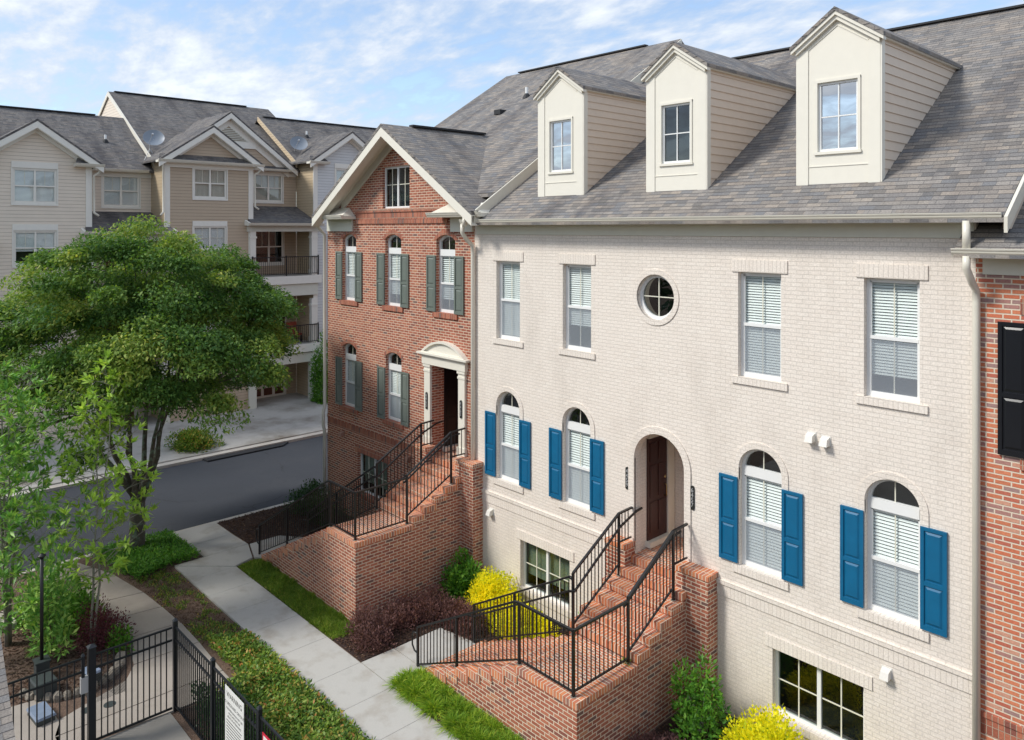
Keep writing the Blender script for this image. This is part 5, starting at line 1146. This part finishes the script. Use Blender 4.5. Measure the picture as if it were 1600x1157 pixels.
def litter(poly, n, s, mat, label, seed, name='mulch_chips', z=.02, cat='mulch'):
    r = np.random.default_rng(seed); q = area(poly, n, r); return tag(leaf_obj(name, mat, np.concatenate([q, np.full((n, 1), z) + r.random((n, 1)) * .015], 1), sph(n, r) * [1, 1, .18], s * (.5 + r.random(n)), s * .5, None, seed), label, cat, kind='stuff')
litter([(-24.0, 9.7), (-21.7, 9.7), (-21.7, 10.7), (-17.3, 11.2), (-17.3, 13), (-24.0, 13)], 9000, .07, 'chip', 'dark bark mulch beside the left stoop', 91)
litter([(-15.4, 8.85), (-14.2, 8.85), (-14.14, 11.1), (-10.35, 11.2), (-10.35, 12.95), (-15.4, 12.95)], 9000, .06, 'chip', 'dark bark mulch between the two stoops', 92)
litter([(-8.5, 9.5), (-4, 9.5), (-4, 12.95), (-8.5, 12.95)], 6000, .06, 'chip', 'dark bark mulch under the right basement window', 93)
litter([(-22.3, 6.3), (-17.2, 6.6), (-16.8, 7.45), (-21.7, 7.45)], 2500, .045, 'chip', 'dry leaf litter on the bare verge', 94, 'leaf_litter', 0, 'leaf litter')
litter([(-20.6, 2.4), (-17.6, 2.4), (-17.4, 3.6), (-16.95, 4.6), (-17.8, 5.1), (-20.6, 5.1)], 3500, .07, 'chip', 'leaf litter in the rock-edged bed by the gate', 95, 'leaf_litter', .01, 'leaf litter')

# ------------------------------------------------------------------ pool fence, gate, signs
def fence_panel(root, p, q, z0=.08, z1=1.62, gap=.105, name='picket_panel', rails=(.08, 1.36, 1.60)):
    m = MB(); Lh = math.hypot(q[0] - p[0], q[1] - p[1]); k = round(Lh / gap)
    for i in range(1, k): t = i / k; x, y = lerp(p[0], q[0], t), lerp(p[1], q[1], t); m.box(x - .0095, x + .0095, y - .0095, y + .0095, z0, z1)
    for z in rails: m.bar((p[0], p[1], z + .02), (q[0], q[1], z + .02), .028, .034 if z < 1.5 else .03)
    return m.build(name, 'fence_metal', root)
def fence_post(root, x, y, s=.065, h=1.74):
    m = MB(); m.box(x - s / 2, x + s / 2, y - s / 2, y + s / 2, 0, h); o = m.build('post', 'fence_metal', root)
    m = MB(); m.solid([(x - s * .62, y - s * .62, h), (x + s * .62, y - s * .62, h), (x + s * .62, y + s * .62, h), (x - s * .62, y + s * .62, h)], [(x - .01, y - .01, h + .045), (x + .01, y - .01, h + .045), (x + .01, y + .01, h + .045), (x - .01, y + .01, h + .045)]); m.build('post_cap', 'fence_metal', o)
FY0 = 5.30; FXC = -15.22
f1 = empty('pool_fence', (-10, FY0, 0), 'dark metal picket fence running beside the ground cover', 'fence')
xs_ = [FXC, -13.38, -11.52, -9.66, -7.8, -5.9]
for a in xs_: fence_post(f1, a, FY0, .075 if a == FXC else .065)
for a, b in zip(xs_, xs_[1:]): fence_panel(f1, (a, FY0), (b, FY0))
f2 = empty('pool_gate', (FXC, 4.5, 0), 'dark metal gate between the corner post and the thick latch post', 'gate')
fence_panel(f2, (FXC, FY0 - .06), (FXC, 3.90), rails=(.05, 1.36, 1.60), name='gate_leaf', gap=.10)
m = MB()
for i in range(-6, 36):
    for s in (-1, 1):
        a = .12 + i * .028; pts = []
        y0_, y1_, zA, zB = 3.92, 4.42, .75, 1.25
        # diagonal wires clipped to the panel
        c_ = y0_ + i * .028
        for t in np.linspace(0, 1, 2):
            pass
        ya = c_ if s > 0 else c_ + .5
        P0 = Vector((FXC + .012, ya, zA)); P1 = Vector((FXC + .012, ya + s * .5, zB))
        def clip(P, Q):
            d = Q - P; t0, t1 = 0, 1
            for lo_, sg in ((y0_, 1), (y1_, -1)):
                a_, b_ = sg * (P.y - lo_), sg * (Q.y - lo_)
                if a_ < 0 and b_ < 0: return None
                if a_ < 0: t0 = max(t0, a_ / (a_ - b_))
                if b_ < 0: t1 = min(t1, a_ / (a_ - b_))
            return (P + d * t0, P + d * t1) if t1 - t0 > .02 else None
        cl = clip(P0, P1)
        if cl: m.bar(tuple(cl[0]), tuple(cl[1]), .004, .005)
m.build('mesh_guard', 'fence_metal', f2)
m = MB(); m.box(FXC - .04, FXC + .04, 3.66, 3.78, 1.0, 1.28); m.build('latch_box', 'digit_grey', f2)
f3 = empty('pool_fence', (FXC, 2.8, 0), 'dark metal picket fence left of the gate, at the left edge of the photo', 'fence')
fence_post(f3, FXC, 3.84, .12, 1.78); fence_post(f3, FXC, 3.70, .05, 1.66); fence_post(f3, FXC, 1.7)
fence_panel(f3, (FXC, 3.68), (FXC, 1.72), gap=.115)
sg = empty('warning_sign', (-12.3, FY0 - .05, 1.0), 'white warning sign with black lettering on the pool fence', 'sign')
TS = FY(FY0 - .05); m = MB(TS); m.box(-12.72, -11.98, .55, 1.62, 0, .006); m.build('board', 'sign_white', sg)
for i, (s, z, h) in enumerate((('WARNING', 1.50, .125), ('NO LIFEGUARD ON DUTY', 1.355, .072), ('CHILDREN SHOULD NOT USE', 1.265, .048), ('POOL WITHOUT AN', 1.20, .048), ('ADULT IN ATTENDANCE', 1.135, .048))):
    text_mesh('lettering', s, h, TS, -12.35, z, .0065, 'sign_black', sg, ext=.001)
m = MB(TS)
for k in range(9): m.box(-12.66 + .0, -12.06 - .03 * (k % 3), 1.06 - k * .05, 1.072 - k * .05, .006, .0075)
m.build('fine_print', 'sign_black', sg)
s2 = empty('pool_sign', (-10.8, FY0 - .05, 1.0), 'white sign with a red border right of the warning sign', 'sign')
m = MB(TS); m.box(-11.30, -10.70, .8, 1.50, 0, .006); m.build('board', 'sign_red', s2); m = MB(TS); m.box(-11.26, -10.74, .84, 1.46, .006, .009); m.build('sign_face', 'sign_white', s2)
# things in the bed beyond the gate
for i, (x, y, a, b, z, rot, mat, lab, nm, ct) in enumerate(((-17.25, 4.35, .34, .22, .28, .2, 'box_blue', 'pale blue-grey equipment lid under the burgundy shrub', 'equipment_box', 'utility box'), (-17.55, 3.55, .5, .35, .30, .1, 'box_grey', 'dark grey utility box behind the latch post', 'equipment_box', 'utility box'), (-16.7, 3.35, .55, .3, .12, .1, 'box_blue', 'low blue-grey box behind the fence pickets', 'equipment_box', 'utility box'))):
    m = MB(); c_, s_ = math.cos(rot), math.sin(rot)
    m = MB(lambda u, v, w_: (x + u * c_ - v * s_, y + u * s_ + v * c_, w_)); m.box(-a / 2, a / 2, -b / 2, b / 2, -.02, z)
    root = empty(nm, (x, y, 0), lab, ct); m.build('body', 'box_grey', root); m = MB(lambda u, v, w_: (x + u * c_ - v * s_, y + u * s_ + v * c_, w_)); m.solid([(-a / 2 - .02, -b / 2 - .02, z), (a / 2 + .02, -b / 2 - .02, z), (a / 2 + .02, b / 2 + .02, z), (-a / 2 - .02, b / 2 + .02, z)], [(-a / 2, -b / 2, z + .04), (a / 2, -b / 2, z + .04), (a / 2, b / 2, z + .04), (-a / 2, b / 2, z + .04)]); m.build('lid', mat, root)
for (x, y, l) in ((-16.35, 4.05, 'round dark cover in the concrete nearer the gate hinge side'), (-16.25, 4.42, 'round dark cover in the concrete nearer the rock border')):
    m = MB(); m.tube([(x, y, 0), (x, y, .026)], .11, 20); tag(m.build('drain_cover', 'box_grey'), l, 'drain cover', 'round covers set in the walkway')
rr = np.random.default_rng(8); k = 0
for t in np.linspace(0, 1, 15):
    a = -1.1 + 2.3 * t; x, y = -18.3 + 1.25 * math.cos(a) * 1.0, 4.15 + 1.0 * math.sin(a)
    me_s = rr.uniform(.09, .16); m = MB(); n = 8; rings = []
    for (f, z) in ((.9, -.02), (1.0, .05), (.75, .11), (.3, .13)): rings.append([m.P(x + me_s * f * math.cos(2 * math.pi * j / n) * rr.uniform(.85, 1.15), y + me_s * .8 * f * math.sin(2 * math.pi * j / n) * rr.uniform(.85, 1.15), z * rr.uniform(.9, 1.2)) for j in range(n)])
    for a_, b_ in zip(rings, rings[1:]):
        for j in range(n): m.f.append([a_[j], a_[(j + 1) % n], b_[(j + 1) % n], b_[j]])
    m.f.append(rings[-1]); tag(m.build('border_rock', 'stone'), 'rough brown rock edging the planting bed beyond the gate', 'rock', 'rocks edging the planting bed')
m = MB(); m.box(-21.75, -20.9, 3.35, 3.7, 0, .12); tag(m.build('kerb_stone', 'kerb_concrete'), 'loose concrete kerb piece left of the shrubs', 'kerb stone')
# small pavilion roof cutting in at the lower left
pv = empty('pavilion', (-9.5, .6, 0), 'grey shingled pavilion roof corner at the lower left edge', 'pavilion')
def ptw(x, y, w_):
    u = (x - 800) / 1193 * w_; a = R(47); return Vector((-math.sin(a) * w_ + math.cos(a) * u, math.cos(a) * w_ + math.sin(a) * u, 9.3 + (358 - y) / 1193 * w_))
A_, B_ = ptw(-2, 975, 11.7), ptw(22, 1140, 10.1)
e_ = (B_ - A_).normalized(); h_ = Vector((e_.y, -e_.x, 0)).normalized(); h_ = h_ if h_.dot(Vector((math.cos(R(47)), math.sin(R(47)), 0))) < 0 else -h_
A0, B0 = A_ - e_ * 1.6, B_ + e_ * .5
q = [A0, B0, B0 + h_ * 3.2, A0 + h_ * 3.2]
nn = (B0 - A0).cross(h_).normalized(); nn = nn if nn.z > 0 else -nn
pv.location = (B0.x + h_.x * 1.5, B0.y + h_.y * 1.5, 0)
m = MB(); m.solid([tuple(p - nn * .09) for p in q], [tuple(p) for p in q]); m.build('roof', 'shingle', pv)
m = MB(); m.bar(tuple(B0 + h_ * 3.2 - nn * .16), tuple(B0 - nn * .16), .05, .16); m.build('fascia', 'gutter_cream', pv)
for b in (B0 + h_ * .25 - e_ * .3, B0 + h_ * 2.9 - e_ * .3, A0 + h_ * .25 + e_ * .3, A0 + h_ * 2.9 + e_ * .3):
    m = MB(); m.box(b.x - .08, b.x + .08, b.y - .08, b.y + .08, 0, b.z - .12); m.build('post', 'gutter_cream', pv)

# wood behind the viewpoint (seen mirrored in the window panes)
def far_wood():
    r = np.random.default_rng(99); P, D = [], []
    for i in range(30):
        x = -34 + 2.3 * i + r.normal(0, .8); y = -26 + r.normal(0, 2.5); h = 9 + 4 * r.random(); rad = 2.4 + 1.2 * r.random(); n = 650
        u = sph(n, r) * (.75 + .35 * r.random((n, 1))); P.append(u * [rad, rad, h * .5] + [x, y, h * .52]); D.append(u + r.normal(0, .6, (n, 3)))
    P = np.concatenate(P); D = np.concatenate(D)
    tag(leaf_obj('far_wood', 'leaf_hedge', P, D, 1.0, .7, None, 98), 'dark trees mirrored in the window panes', 'wood', kind='stuff')
far_wood()
